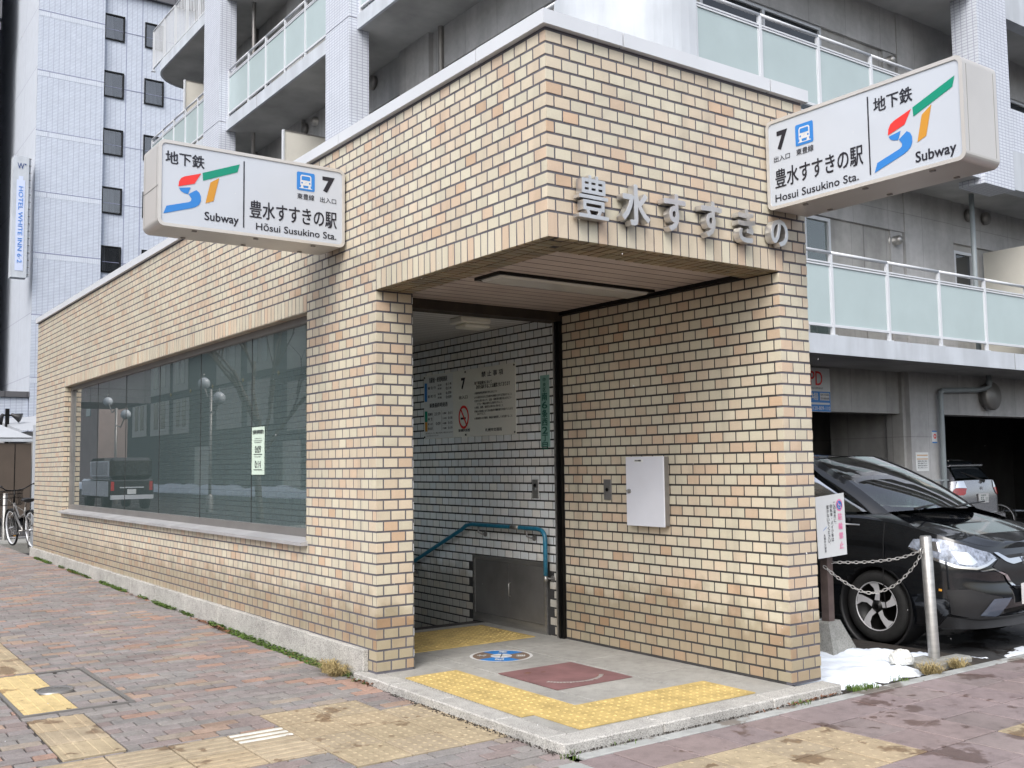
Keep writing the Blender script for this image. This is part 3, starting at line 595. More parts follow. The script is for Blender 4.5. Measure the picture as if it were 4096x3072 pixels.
# address plate
ap = thing('address_plate', 'narrow green street address plate beside the dark shutter guide', 'address plate', (W1, 2.535, 1.885))
mb = MB(); mb.bev((-.014, -.062, -.307), (-.006, .062, .307), .002); mb.build('plate', ['gplate'], ap)
mb = MB(); F = frame((-.0150, 0, 0), -Y3, Z3)
for ch, z0, z1 in (('中', .245, .285), ('央', .20, .24), ('区', .155, .195), ('南', .065, .145), ('6', -.012, .05), ('条', -.10, -.02), ('西', -.175, -.11), ('2', -.235, -.185), ('丁', -.275, -.243), ('目', -.298, -.28)):
    pass
z = .285
for ch, hgt in (('中', .036), ('央', .036), ('区', .036), ('南', .07), ('6', .062), ('条', .07), ('西', .064), ('2', .062), ('丁', .058), ('目', .062)):
    wd = .018 if hgt < .04 else .034; puttext(mb, F, ch, (-wd*1.15, z-hgt, wd*1.15, z), 0, .07); z -= hgt+.0065
mb.build('lettering', ['gink'], ap)
# paper on the window
ws = thing('window_notice', 'pale green last-train notice reading 0:09 and 0:14 stuck on the long window', 'notice', (.112, 4.46, 1.585))
mb = MB(); mb.box((-.002, -.15, -.215), (0, .15, .215)); mb.build('sheet', ['sheet'], ws)
mb = MB(); F = frame((-.0035, 0, 0), -Y3, Z3)
for s, b, o in (('当駅終発時刻案内', (-.13, .15, .13, .19), .03), ('地下鉄東豊線 豊水すすきの駅', (-.08, .105, .08, .115), 0), ('東 豊 線(福住行)', (-.08, .068, .08, .082), 0), ('0:09', (-.07, -.02, .07, .045), .03), ('東 豊 線(栄町行)', (-.08, -.062, .08, -.048), 0), ('0:14', (-.07, -.155, .07, -.09), .03)): puttext(mb, F, s, b, 0, o)
for z in (.09, -.032, -.037, -.17, -.175): putpoly(mb, F, [(-.1, z), (.1, z), (.1, z+.003), (-.1, z+.003)])
mb.build('lettering', ['ink'], ws)

# ------------------------------------------------------------------ protruding station signs
def roundrect(u0, v0, u1, v1, r, n=6):
    o = []
    for cx_, cy_, a in ((u1-r, v1-r, 0), (u0+r, v1-r, 90), (u0+r, v0+r, 180), (u1-r, v0+r, 270)):
        for i in range(n+1): t = R(a+90*i/n); o.append((cx_+r*math.cos(t), cy_+r*math.sin(t)))
    return o
def logo(mb, F, ox, m=(0, 1, 2, 3)):
    def L(pts, k): putpoly(mb, F, [(x+ox, z) for x, z in pts], k)
    # strokes of the two slanting letters, as on the sign
    F_ = lambda a: [(-1.0*0+x, z) for x, z in a]
    L([(-1.091, 3.464), (-.827, 3.568), (-.842, 3.509), (-1.087, 3.410)], m[0])
    L([(-.973, 3.447), (-1.035, 3.405), (-1.069, 3.254), (-1.012, 3.277)], m[1])
    L([(-1.100, 3.459), (-1.215, 3.420), (-1.238, 3.405), (-1.252, 3.380), (-1.256, 3.345), (-1.145, 3.380)], m[2])
    L([(-1.252, 3.336), (-1.172, 3.350), (-1.190, 3.300), (-1.220, 3.306), (-1.240, 3.316)], m[3])
    L([(-1.133, 3.337), (-1.112, 3.322), (-1.101, 3.298), (-1.100, 3.265), (-1.112, 3.238), (-1.135, 3.219), (-1.165, 3.206), (-1.354, 3.145), (-1.334, 3.200), (-1.183, 3.246), (-1.168, 3.257), (-1.166, 3.272), (-1.176, 3.287), (-1.186, 3.302)], m[3])
def put_sign(O, U, lab, mirror):
    """O = wall point of the face; face local u runs left->right in view, 1.39 m long, z 3.06..3.655"""
    root = thing('station_sign', lab, 'station sign', O, 'white box signs of the subway entrance')
    U = Vector(U); z0 = 3.062-O[2]; z1 = 3.655-O[2]
    Nn = U.cross(Z3); D = .345
    def pt(u, z, d): return U*u+Z3*z+(-Nn)*d
    ua, ub = (-1.392, -.012) if mirror else (.0, 1.392)
    if not mirror: ua = .012
    rr_ = roundrect(ua, z0, ub, z1, .045); n = len(rr_)
    mb = MB()   # rim: outer skin + front lip
    inn = roundrect(ua+.022, z0+.022, ub-.022, z1-.022, .03)
    for i in range(n):
        a, b = rr_[i], rr_[(i+1) % n]; c, d = inn[i], inn[(i+1) % n]
        mb.face([pt(*b, 0), pt(*a, 0), pt(*a, D), pt(*b, D)], 0, smooth=False)
        mb.face([pt(*a, 0), pt(*b, 0), pt(*d, 0), pt(*c, 0)], 0); mb.face([pt(*b, D), pt(*a, D), pt(*c, D), pt(*d, D)], 0)
        mb.face([pt(*c, 0), pt(*d, 0), pt(*d, .008), pt(*c, .008)], 0); mb.face([pt(*d, D), pt(*c, D), pt(*c, D-.008), pt(*d, D-.008)], 0)
    mb.build('case', ['steelsign'], root)
    mb = MB(); mb.face([pt(u, z, .007) for u, z in inn]); mb.face([pt(u, z, D-.007) for u, z in inn[::-1]]); mb.build('panel', ['panel'], root)
    # seams and catches
    mb = MB(); e = .0008; ue = ua if mirror else ub; sg = -1 if mirror else 1
    if mirror: mb.box(*[tuple(pt(ue+sg*e, z0+.27, .0)), tuple(pt(ue+sg*.002, z0+.274, D))])
    for t in (.035, D-.035): mb.box(tuple(pt(ue-sg*.01, z0+.05, t)), tuple(pt(ue+sg*.0015, z1-.05, t+.002)))
    for f in (.18, .5, .82):
        for t in (.04, D-.06): mb.box(tuple(pt(ua+(ub-ua)*f, z0-.008, t)), tuple(pt(ua+(ub-ua)*f+.03, z0+.001, t+.02)))
    mb.build('catches', ['alud'], root)
    fb = (U, Z3)
    F = (pt(0, -O[2], .0045), U, Vector(Z3), Nn)
    mb = MB()
    if mirror:
        T = [('地下鉄', (-1.345, 3.493, -1.078, 3.583), .03), ('Subway', (-1.074, 3.118, -.831, 3.196), .03), ('7', (-.193, 3.462, -.093, 3.582), .05), ('東豊線', (-.393, 3.385, -.258, 3.428), .012), ('出入口', (-.212, 3.385, -.082, 3.424), .012),
             ('豊水すすきの駅', (-.752, 3.197, -.076, 3.325), .022), ('Hōsui Susukino Sta.', (-.704, 3.115, -.08, 3.168), .028)]
        bu = -.795; tr = (-.396, -.255); ox = 0
    else:
        T = [('地下鉄', (.825, 3.482, 1.082, 3.572), .03), ('Subway', (1.085, 3.096, 1.334, 3.178), .03), ('7', (.10, 3.445, .187, 3.572), .05), ('東豊線', (.253, 3.372, .387, 3.414), .012), ('出入口', (.072, 3.372, .202, 3.410), .012),
             ('豊水すすきの駅', (.077, 3.196, .742, 3.322), .022), ('Hosui Susukino Sta.', (.074, 3.108, .706, 3.158), .028)]
        bu = .787; tr = (.25, .388); ox = 2.17
    for s, b, o in T: puttext(mb, F, s, b, 0, o)
    putpoly(mb, F, [(bu-.0045, 3.118), (bu+.0045, 3.118), (bu+.0045, 3.595), (bu-.0045, 3.595)]); mb.build('lettering', ['ink'], root)
    mb = MB(); logo(mb, F, ox) if mirror else logo(mb, (F[0]-Z3*.022, F[1], F[2], F[3]), ox); mb.build('logo', ['green', 'orange', 'red', 'blue'], root)
    mb = MB(); u0, u1 = tr; zb, zt = (3.452, 3.588) if mirror else (3.432, 3.570); s = (u1-u0); cu = (u0+u1)/2
    putpoly(mb, F, roundrect(u0, zb, u1, zt, .012), 0); F3 = (F[0]+Nn*.0008, F[1], F[2], F[3]); F4 = (F[0]+Nn*.0016, F[1], F[2], F[3])
    k = s/.14; zc = (zb+zt)/2
    def Q(pts, m, f=F3): putpoly(mb, f, [(cu+a*k, zc+b*k) for a, b in pts], m)
    Q([(-.043, -.03), (.043, -.03), (.043, .035), (.034, .048), (-.034, .048), (-.043, .035)], 1); Q([(-.034, .008), (.034, .008), (.034, .033), (.028, .039), (-.028, .039), (-.034, .033)], 0, F4)
    Q([(-.040, -.048), (-.018, -.048), (-.022, -.030), (-.036, -.030)], 1); Q([(.018, -.048), (.040, -.048), (.036, -.030), (.022, -.030)], 1); Q([(-.050, -.048), (.050, -.048), (.050, -.053), (-.050, -.053)], 1)
    for sgn in (-1, 1): Q(disc((sgn*.030, -.012), .007, 10), 0, F4)
    Q([(-.012, -.020), (.004, -.008), (-.001, -.010), (.012, 0), (-.004, -.010), (.0, -.009)], 0, F4)
    mb.build('train_symbol', ['blue', 'white'], root)
put_sign((0, 2.466, 3.0), (1, 0, 0), 'white subway box sign jutting left over the brick pavement above the long window', True)
put_sign((1.816, 0, 3.0), (0, -1, 0), 'white subway box sign jutting forward at the right end of the front wall', False)
# raised station-name letters
nl = thing('station_name', 'row of six raised steel characters on the tiled fascia over the doorway', 'wall lettering', (0, 0, 2.915))
for ch, a, b, z0, z1 in (('豊', .172, .392, 2.80, 3.045), ('水', .492, .714, 2.80, 3.045), ('す', .825, 1.008, 2.805, 3.035), ('す', 1.138, 1.322, 2.808, 3.035), ('き', 1.468, 1.63, 2.812, 3.03), ('の', 1.775, 1.95, 2.825, 3.005)):
    V, Fc = glyphs(ch, 0)
    xs_ = [p[0] for p in V]; ys_ = [p[1] for p in V]; sx = (b-a)/(max(xs_)-min(xs_)); sy = (z1-z0)/(max(ys_)-min(ys_))
    mb = MB(); g = .0028 if ch == '豊' else .0065
    sx = (b-a-2*g)/(max(xs_)-min(xs_)); sy = (z1-z0-2*g)/(max(ys_)-min(ys_)); key = {}
    rep = [key.setdefault((round(x, 5), round(z, 5)), n) for n, (x, z) in enumerate(V)]; ed = {(rep[p], rep[q]) for f in Fc for p, q in zip(f, f[1:]+f[:1])}
    for ci, (ox, oz) in enumerate(((-.7, -.7), (.7, -.7), (.7, .7), (-.7, .7), (-1, 0), (1, 0), (0, -1), (0, 1))):
        yf, yb = -.062-.0002*ci, -.012; P2 = [(a+g+ox*g+(x-min(xs_))*sx, z0+g-2.915+oz*g+(y-min(ys_))*sy) for x, y in V]
        i0 = [mb.P((x, yf, z)) for x, z in P2]; i1 = [mb.P((x, yb, z)) for x, z in P2]
        for f in Fc:
            q = [i0[k] for k in f]; A_, B_, C__ = [Vector(mb.v[k]) for k in q[:3]]; mb.fi(q if (B_-A_).cross(C__-A_).y < 0 else q[::-1], 0)
        for p, q in ed:
            if (q, p) not in ed: mb.fi([i0[q], i0[p], i1[p], i1[q]], 0)
    mb.build('letter', ['letter'], nl)

# ================================================================== GROUND
def catmull(P, n):
    P = [Vector(p) for p in P]; out = []
    for i in range(len(P)-1):
        p0, p1, p2, p3 = P[max(i-1, 0)], P[i], P[i+1], P[min(i+2, len(P)-1)]
        for k in range(n):
            t = k/n; out.append(.5*((2*p1)+(p2-p0)*t+(2*p0-5*p1+4*p2-p3)*t*t+(3*p1-p0-3*p2+p3)*t**3))
    out.append(P[-1]); return out
# one ground sheet with a hole for the stairwell
mb = MB(); gx = [-300, -2.95, -.02, W-.02, 60, 400]; gy = [-300, -.06, LL-.05, 17.2, 400]
for i in range(5):
    for j in range(4):
        if i == 2 and j == 1: continue
        x0, x1, y0, y1 = gx[i], gx[i+1], gy[j], gy[j+1]
        mb.face([(x0, y0, -.14), (x1, y0, -.14), (x1, y1, -.14), (x0, y1, -.14)])
struct(mb.build('ground', ['asph']))
BR = [(.25, .225, .22), (.24, .225, .215), (.255, .21, .20), (.33, .22, .175), (.32, .235, .185), (.29, .25, .21), (.225, .215, .21)]
BW = [.27, .22, .2, .08, .05, .06, .12]
TANS = [(.39, .32, .215), (.38, .305, .205), (.37, .305, .215)]
PUR = [(.245, .20, .20), (.255, .205, .205), (.235, .195, .19), (.25, .20, .195)]
def inside(x, y, boxes): return any(a <= x <= b and c <= y <= d for a, b, c, d in boxes)
PT = .3225
tanL = []        # tan tactile tiles in the brick field  (x0, y0, kind)
for r_, (xa, n) in enumerate(((-1.005+PT*0, 2), (-1.005, 3), (-1.005, 4), (-1.005, 4))):
    pass
def tl(x, y, k): tanL.append((x, y, k))
X0, Y0 = -1.000, 1.610
for j in range(4):
    for i in range(-5, 3):
        x, y = X0+i*PT, Y0-(j+1)*PT
        if j == 0 and 0 <= i <= 1: tl(x, y, 'd')
        elif j in (1, 2): tl(x, y, 'x' if i < 0 else 'd')
        elif j == 3 and 0 <= i <= 2: tl(x, y, 'd')
for j in range(4): tl(-2.158, 2.02+PT*0-(j-0)*PT if False else 1.335+j*PT*1.0, 'y') if j < 3 else None
for j in range(22): tl(-2.145, 3.82+j*PT, 'y')
plate = (-2.17, -1.50, 2.41, 3.80)
mb = MB(); holes = [(x-.003, x+PT+.003, y-.003, y+PT+.003) for x, y, _ in tanL]+[plate]
cs = []
y = -3.0; row = 0
while y < 17.0:
    off = (row % 2)*.104+(.02 if row % 5 == 0 else 0); x = -2.9-off
    while x < -.01:
        a, b, c, d = x+.0055, x+.2035, y+.005, y+.0955; x += .208
        if y < -.29: b = min(b, -.10)
        lim = -.09 if y < 2.2 else -.045
        if y+.1 > -.29: b = min(b, lim)
        if b-a < .02: continue
        pcs = [(a, b, c, d)]
        for h in holes:
            nw = []
            for (a_, b_, c_, d_) in pcs:
                if b_ <= h[0] or a_ >= h[1] or d_ <= h[2] or c_ >= h[3]: nw.append((a_, b_, c_, d_)); continue
                if a_ < h[0]-.015: nw.append((a_, h[0]-.003, c_, d_))
                if b_ > h[1]+.015: nw.append((h[1]+.003, b_, c_, d_))
                aa, bb = max(a_, h[0]), min(b_, h[1])
                if c_ < h[2]-.015: nw.append((aa, bb, c_, h[2]-.003))
                if d_ > h[3]+.015: nw.append((aa, bb, h[3]+.003, d_))
            pcs = nw
        ci = rng.choice(len(BR), p=BW); k = rng.normal(1, .06); cc = tuple(v*k for v in BR[ci]); dz = rng.normal(0, .0012)
        for (a_, b_, c_, d_) in pcs:
            z = gz((c_+d_)/2)+dz; mb.bev((a_, c_, z-.03), (b_, d_, z), .003, 0, cc)
    y += .1003; row += 1
struct(mb.build('brick_pavement', ['brickp']))
mb = MB(); n = 40
for i in range(n):
    a, b = -3+i*20.2/n, -3+(i+1)*20.2/n; mb.face([(-2.93, a, gz(a)-.011), (-.03, a, gz(a)-.011), (-.03, b, gz(b)-.011), (-2.93, b, gz(b)-.011)])
for i in range(30):
    a, b = -3+i*20.2/30, -3+(i+1)*20.2/30
    mb.face([(-6.0, a, gz(a)-.006), (-2.931, a, gz(a)-.006), (-2.931, b, gz(b)-.006), (-6.0, b, gz(b)-.006)], 1)
mb.box((-6.25, -3, -.2), (-6.001, 17.2, -.03), 2)
struct(mb.build('pavement_bed', ['joint', brickmat('brick_field', (.26, .23, .23), (.31, .25, .23), (.07, .065, .065), .208, .1, .008, rough=.8, bmp=.6), 'conct']))
# tactile tiles
mb = MB()
for x, y, k in tanL:
    z = gz(y+PT/2)+.001; c = TANS[rng.integers(3)]; kk = rng.normal(1, .03); c = tuple(v*kk for v in c)
    mb.bev((x+.0045, y+.0045, z-.03), (x+PT-.0045, y+PT-.0045, z), .003, 0, c)
    if k == 'y':
        for i in range(4): xa = x+.035+i*.075; mb.bev((xa, y+.008, z-.004), (xa+.032, y+PT-.008, z+.004), .0035, 0, tuple(v*1.05 for v in c))
    if k == 'x':
        wh = abs(x-(X0-PT)) < .01 and abs(y-(Y0-2*PT)) < .01
        for i in range(4):
            ya_ = y+.035+i*.075; w_ = wh and i > 0
            mb.bev((x+.008, ya_, z-.004), (x+PT-.008, ya_+.032, z+.004), .0035, 0, (.62, .62, .58) if w_ else tuple(v*1.05 for v in c))
    if k == 'd': domes(mb, x+.01, x+PT-.01, y+.01, y+PT-.01, z, .014, .06, .0035)
for i in range(len(mb.c)):
    if mb.c[i] == (1, 1, 1): mb.c[i] = (.40, .33, .22)
struct(mb.build('tactile_path', ['slab']))
# concrete slabs in front
mb = MB(); SW = .3205; gx0 = .134
for i in range(-1, 26):
    for j in range(0, 14):
        x0, x1 = gx0+i*SW, gx0+(i+1)*SW; y1 = -.293-j*.3235; y0 = y1-.3235
        if i == -1: x0 = -.095
        c = PUR[rng.integers(4)]
        if 1 <= j <= 2 and i <= 3: c = TANS[rng.integers(3)]
        if j == 3 and i == 6: c = TANS[0]
        k = rng.normal(1, .05); c = tuple(v*k for v in c)
        zt = -.052+rng.normal(0, .0012); mb.bev((x0+.0045, y0+.0045, zt-.03), (x1-.0045, y1-.0045, zt), .003, 0, c)
        if (1 <= j <= 2 and i <= 3) or (j == 3 and i == 6): domes(mb, x0+.01, x1-.01, y0+.01, y1-.01, zt, .013, .0625, .0028)
for i in range(len(mb.c)):
    if mb.c[i] == (1, 1, 1): mb.c[i] = (.40, .33, .22)
x = -.035
for L in (.59, .69, .66, .67, .68, .7, .7): mb.bev((x, -.287, -.09), (x+L-.006, -.205, -.050), .004, 0, (.36, .37, .36)); x += L
mb.bev((-.35, -.60, -.09), (-.102, -.30, -.051), .004, 0, (.33, .34, .33))
struct(mb.build('front_pavement', ['slab']))
mb = MB(); mb.box((-.12, -4.9, -.13), (9, -.17, -.066)); mb.box((2.19, -.17, -.13), (4.05, 1.3, -.075)); struct(mb.build('soil_bed', ['soil']))
# manhole plate with an inset round lid
mh = thing('manhole_cover', 'rectangular paver-filled access cover with a yellow tactile strip and small round iron lid', 'manhole cover', (-1.835, 3.105, gz(3.1)))
mb = MB(); hx, hy = .333, .693
for a, b in (((-hx, -hy, -.05), (hx, -hy+.022, .002)), ((-hx, hy-.022, -.05), (hx, hy, .002)), ((-hx, -hy+.0221, -.05), (-hx+.022, hy-.0221, .002)), ((hx-.03, -hy+.0221, -.05), (hx, hy-.0221, .002))): mb.box(a, b)
mb.build('frame', ['alud'], mh)
mb = MB(); y = -hy+.03; row = 0
while y < hy-.06:
    x = .0+(row % 2)*-.1
    while x < hx-.04:
        a, b = max(x, .005), min(x+.2, hx-.034)
        if b-a > .02 and not (b < .12 and abs(y+.05) < .13): mb.bev((a, y, -.04), (b-.005, min(y+.095, hy-.026), -.001), .0025, 0, BR[rng.choice([0, 1, 6, 5])])
        x += .205
    y += .1; row += 1
mb.box((-hx+.022, -hy+.022, -.05), (hx-.03, hy-.022, -.008), 1)
mb.build('paver_fill', ['brickp', 'joint'], mh)
mb = MB()
for a, b in ((-hy+.03, -.14), (.13, hy-.03)): mb.bev((-hx+.028, a, -.03), (-.003, b, .001), .002, 0, (.60, .47, .24))
mb.bev((-hx+.028, -.139, -.03), (-.118, .129, .001), .002, 0, (.60, .47, .24))
for i in range(4): xa = -hx+.05+i*.075; [mb.bev((xa, a, -.003), (xa+.03, b, .005), .0025, 0, (.60, .47, .24)) for a, b in (((-hy+.04, -.15), (.14, hy-.04)) if i > 1 else ((-hy+.04, hy-.04),))]
mb.build('tactile_strip', ['slab'], mh)
mb = MB(); mb.lathe([(0, .004), (.09, .004), (.095, .0), (.105, .0), (.107, .006), (.118, .006), (.12, -.02)], (.0, -.005, -.002), (0, 0, 1), 0, 36)
for k in range(10): a = k*.628; mb.box((.055*math.cos(a)-.012, -.005+.055*math.sin(a)-.008, .001), (.055*math.cos(a)+.012, -.005+.055*math.sin(a)+.008, .005))
mb.build('lid', ['steeld'], mh)
mb = MB()
for x, y in ((-.26, hy-.07), (-.05, -hy+.05), (.22, -hy+.05), (.12, hy-.1)): cyl(mb, (x, y, -.004), .016, .007, (0, 0, 1), 0, 10)
mb.build('bolts', ['blackm'], mh)

# ------------------------------------------------------------------ plants, moss, leaves, snow
def blades(mb, cx, cy, z, n, spread, h, lean=.6, m=0, w_=.004):
    for _ in range(n):
        a = random.uniform(0, 6.28); r = spread*random.random()**.7; x, y = cx+r*math.cos(a), cy+r*math.sin(a)
        d = random.uniform(0, 6.28); hh = h*random.uniform(.4, 1.1); ll = hh*lean*random.uniform(.4, 1.6); dx, dy = math.cos(d), math.sin(d); px, py = -dy*w_/2, dx*w_/2
        p0, p1, p2 = (x, y, z), (x+dx*ll*.4, y+dy*ll*.4, z+hh*.7), (x+dx*ll, y+dy*ll, z+hh*random.uniform(.3, .95))
        mb.face([(p0[0]-px, p0[1]-py, p0[2]), (p0[0]+px, p0[1]+py, p0[2]), (p1[0]+px, p1[1]+py, p1[2]), (p1[0]-px, p1[1]-py, p1[2])], m)
        mb.face([(p1[0]-px, p1[1]-py, p1[2]), (p1[0]+px, p1[1]+py, p1[2]), p2], m)
mb = MB(); y = 2.25
while y < 13.8:
    dens = .5+.5*math.sin(y*3.1)+.4*math.sin(y*7.7+1); y += .02
    dens = max(dens, .8 if 2.4 < y < 4.6 else 0)
    if dens < .25 and y > 4: continue
    wd = (.075 if y < 4.8 else .05)*min(1, dens+.2)
    for _ in range(int(10*dens)+2):
        x = -.048-random.random()*wd; s = random.uniform(.006, .014); z = gz(y)+random.uniform(-.004, .028)*max(.15, 1-abs(x+.05)/.09); a = random.uniform(0, 3.1)
        t = random.uniform(-.6, .6); ca, sa = math.cos(a)*s, math.sin(a)*s
        mb.face([(x-ca, y-sa, z-t*s), (x+sa, y-ca, z+.004), (x+ca, y+sa, z+t*s), (x-sa, y+ca, z+.006)], 0)
tag(mb.build('moss', ['moss']), 'green moss strip growing along the foot of the granite plinth', 'moss', kind='stuff')
mb = MB()
for i in range(60):
    yy = random.uniform(2.15, 4.6); blades(mb, -.09+random.uniform(-.02, .03), yy, gz(yy)-.002, 5, .03, .04, .5, 0, .003)
for x_, y_ in ((-.10, 1.98), (-.11, 2.1)): blades(mb, x_, y_, -.05, 30, .03, .03, .5, 0, .003)
for x_, y_, n_ in ((1.75, -.19, 60), (2.33, -.17, 220), (2.45, -.19, 120), (-.08, -.21, 25), (2.8, -.17, 40), (.3, -.19, 14)): blades(mb, x_, y_, -.055, n_, .07, .035, .6, 0, .004)
tag(mb.build('green_grass', ['moss']), 'short green grass and weeds sprouting along the kerb edges', 'grass', kind='stuff')
for i, (cx_, cy_, z, lab, s) in enumerate(((-.12, 2.36, -.05, 'dry straw-coloured grass tuft at the near end of the granite plinth', 1), (3.18, -.17, -.06, 'dry grass tuft between the snow patch and the bollard base', .9), (3.52, -.16, -.06, 'dry grass tuft right in front of the bollard base', .75))):
    mb = MB(); blades(mb, 0, 0, 0, int(240*s), .07*s, .11*s, 1.2, 0, .004); 
    if i == 0: blades(mb, .0, .13, .005, 220, .06, .12, 1.1, 0, .0045)
    o = mb.build('grass_tuft', ['dry']); o.location = (cx_, cy_, z); tag(o, lab, 'grass tuft', 'dry grass tufts')
mb = MB()
def leafat(x, y, z, s):
    a = random.uniform(0, 6.28); t = random.uniform(-.8, .8); u = Vector((math.cos(a), math.sin(a), t*.6)).normalized(); v_ = Vector((-math.sin(a), math.cos(a), random.uniform(-.5, .5))); c = Vector((x, y, z+s*.4))
    mb.face([c-u*s, c-v_*s*.5, c+u*s, c+v_*s*.5+Vector((0, 0, s*.2))])
for cx_, cy_, n_, sp in ((-.11, 4.75, 110, .13), (-.1, 5.3, 60, .12), (-.10, 2.02, 26, .07), (1.95, -.19, 40, .12), (1.65, -.2, 16, .12), (-.1, 7.5, 40, .3), (-.1, 10.5, 40, .5), (-.1, 3.2, 16, .2), (-.1, 1.95, 14, .05)):
    for _ in range(n_): yy = cy_+random.gauss(0, sp if cx_ < 0 else .012); leafat(cx_+random.gauss(0, .02 if cx_ < 0 else sp), yy, gz(yy)+random.uniform(0, .012), random.uniform(.009, .02))
tag(mb.build('fallen_leaves', ['leaf']), 'small heaps of brown fallen leaves lying against the plinth and kerb', 'leaves', kind='stuff')
mb = MB()
for _ in range(900):
    side = random.random()
    if side < .6: x, y = -.085-abs(random.gauss(0, .025)), random.uniform(-.15, 2.2)
    else: x, y = random.uniform(-.1, 2.2), -.175-abs(random.gauss(0, .012))
    s = random.uniform(.002, .006); z = -.052; mb.lathe([(s, 0), (s*.6, s*.7), (0, s)], (x, y, z), (0, 0, 1), 0, 5)
tag(mb.build('grit', ['soil']), 'dark grit and crumbs gathered along the foot of the granite kerb', 'grit', kind='stuff')
# snow
def hn(x, y, s, seed=0):
    v = 0
    for k in range(4):
        f = s*2**k; v += (math.sin(x*f*1.7+y*f*.9+seed+k*1.3)*math.cos(y*f*1.3-x*f*.6+seed*2+k))/(1.6**k)
    return v
def snow(name, lab, poly, zb, hmax, nx=90, ny=70, seed=0, edge=.12):
    xs_ = [p[0] for p in poly]; ys_ = [p[1] for p in poly]; x0, x1, y0, y1 = min(xs_), max(xs_), min(ys_), max(ys_)
    def sd(x, y):
        ins = False; d = 9
        for (ax, ay), (bx, by) in zip(poly, poly[1:]+poly[:1]):
            if (ay > y) != (by > y) and x < (bx-ax)*(y-ay)/(by-ay)+ax: ins = not ins
            t = max(0, min(1, ((x-ax)*(bx-ax)+(y-ay)*(by-ay))/((bx-ax)**2+(by-ay)**2))); d = min(d, math.hypot(x-ax-t*(bx-ax), y-ay-t*(by-ay)))
        return d if ins else -d
    mb = MB(); idx = {}
    for i in range(nx+1):
        for j in range(ny+1):
            x, y = x0-.05+(x1-x0+.1)*i/nx, y0-.05+(y1-y0+.1)*j/ny; d = sd(x, y)+.035*hn(x, y, 9, seed); t = max(-.3, min(1, d/edge))
            h = hmax*(1-(1-max(t, 0))**2)*(.75+.25*hn(x, y, 2.3, seed+2))+.006*hn(x, y, 14, seed) if t > 0 else t*.05
            idx[i, j] = (mb.P((x, y, zb+h)), t)
    for i in range(nx):
        for j in range(ny):
            q = [idx[i, j], idx[i+1, j], idx[i+1, j+1], idx[i, j+1]]
            if max(t for _, t in q) > 0: mb.fi([k for k, _ in q], 0, (1, 1, 1), True)
    return tag(mb.build(name, ['snow']), lab, 'snow', kind='stuff')
snow('snow_patch', 'patch of old white snow beside the right brick pillar in front of the black car', [(2.22, -.12), (2.40, -.07), (2.62, -.13), (2.85, -.10), (3.1, -.13), (3.3, -.02), (3.34, .22), (3.75, .22), (3.95, .3), (3.62, .5), (3.5, .9), (2.9, 1.1), (2.22, 1.2)], -.078, .07, seed=1, edge=.26)
snow('snow_patch', 'thin dirty slush at the edge of the parking place on the far right', [(3.85, -.02), (4.15, -.05), (4.4, .12), (4.2, .25), (3.95, .12)], -.135, .02, 40, 30, 4)
snow('snow_patch', 'grey slush ice on the asphalt in front of the black car', [(4.1, -.2), (4.6, -.3), (5.6, -.15), (6.2, .2), (5.4, .25), (4.7, .12)], -.135, .012, 70, 40, 8)

# ================================================================== APARTMENT BLOCK BEHIND
ab = thing('apartment_building', 'grey concrete apartment block with frosted glass balconies behind the tiled entrance', 'apartment building')
SX, FY, RC = 4.2, 4.0, 1.24        # balcony edge planes and corner radius
WX, WY = 5.4, 5.15                 # wall planes
FL = [3.085, 6.045, 9.0, 11.95, 14.9]; ST = .245
YE, XE = 22.6, 27.0
def outline(d=0, step=8):
    o = [(XE, FY+d)]; c = (SX+RC, FY+RC); r = RC-d
    for i in range(step+1): a = R(270-90*i/step); o.append((c[0]+r*math.cos(a), c[1]+r*math.sin(a)))
    o.append((SX+d, YE-1.1)); c = (SX+1.1, YE-1.1); r = 1.1-d
    for i in range(1, step+1): a = R(180-90*i/step); o.append((c[0]+r*math.cos(a), c[1]+r*math.sin(a)))
    return o
for zf in FL:
    o = outline(.004); mb = MB(); poly = o+[(WX+.2, YE-.004), (WX+.2, WY+.2), (XE, WY+.2)]
    mb.face([(x, y, zf-.002) for x, y in poly[::-1]]); mb.face([(x, y, zf-ST) for x, y in poly]); mb.build('balcony_slab', ['concs'], ab)
    mb = MB(); oo = outline(0); oi = outline(.05); ln = 0
    for (a, b), (c, d) in zip(zip(oo, oo[1:]), zip(oi, oi[1:])):
        mb.face([(*b, zf-ST-.012), (*a, zf-ST-.012), (*a, zf), (*b, zf)], 0); mb.face([(*a, zf), (*c, zf), (*d, zf), (*b, zf)], 0)
        mb.face([(*a, zf-ST-.012), (*b, zf-ST-.012), (*d, zf-ST-.012), (*c, zf-ST-.012)], 0); mb.face([(*c, zf-ST-.012), (*d, zf-ST-.012), (*d, zf-ST+.002), (*c, zf-ST+.002)], 0)
    for x in (12.35, 18): mb.box((x, FY-.002, zf-ST-.01), (x+.012, FY+.01, zf-.004), 1)
    for y in (8.8, 15): mb.box((SX-.002, y, zf-ST-.01), (SX+.01, y+.012, zf-.004), 1)
    mb.build('slab_edge', ['edge', 'alud'], ab)
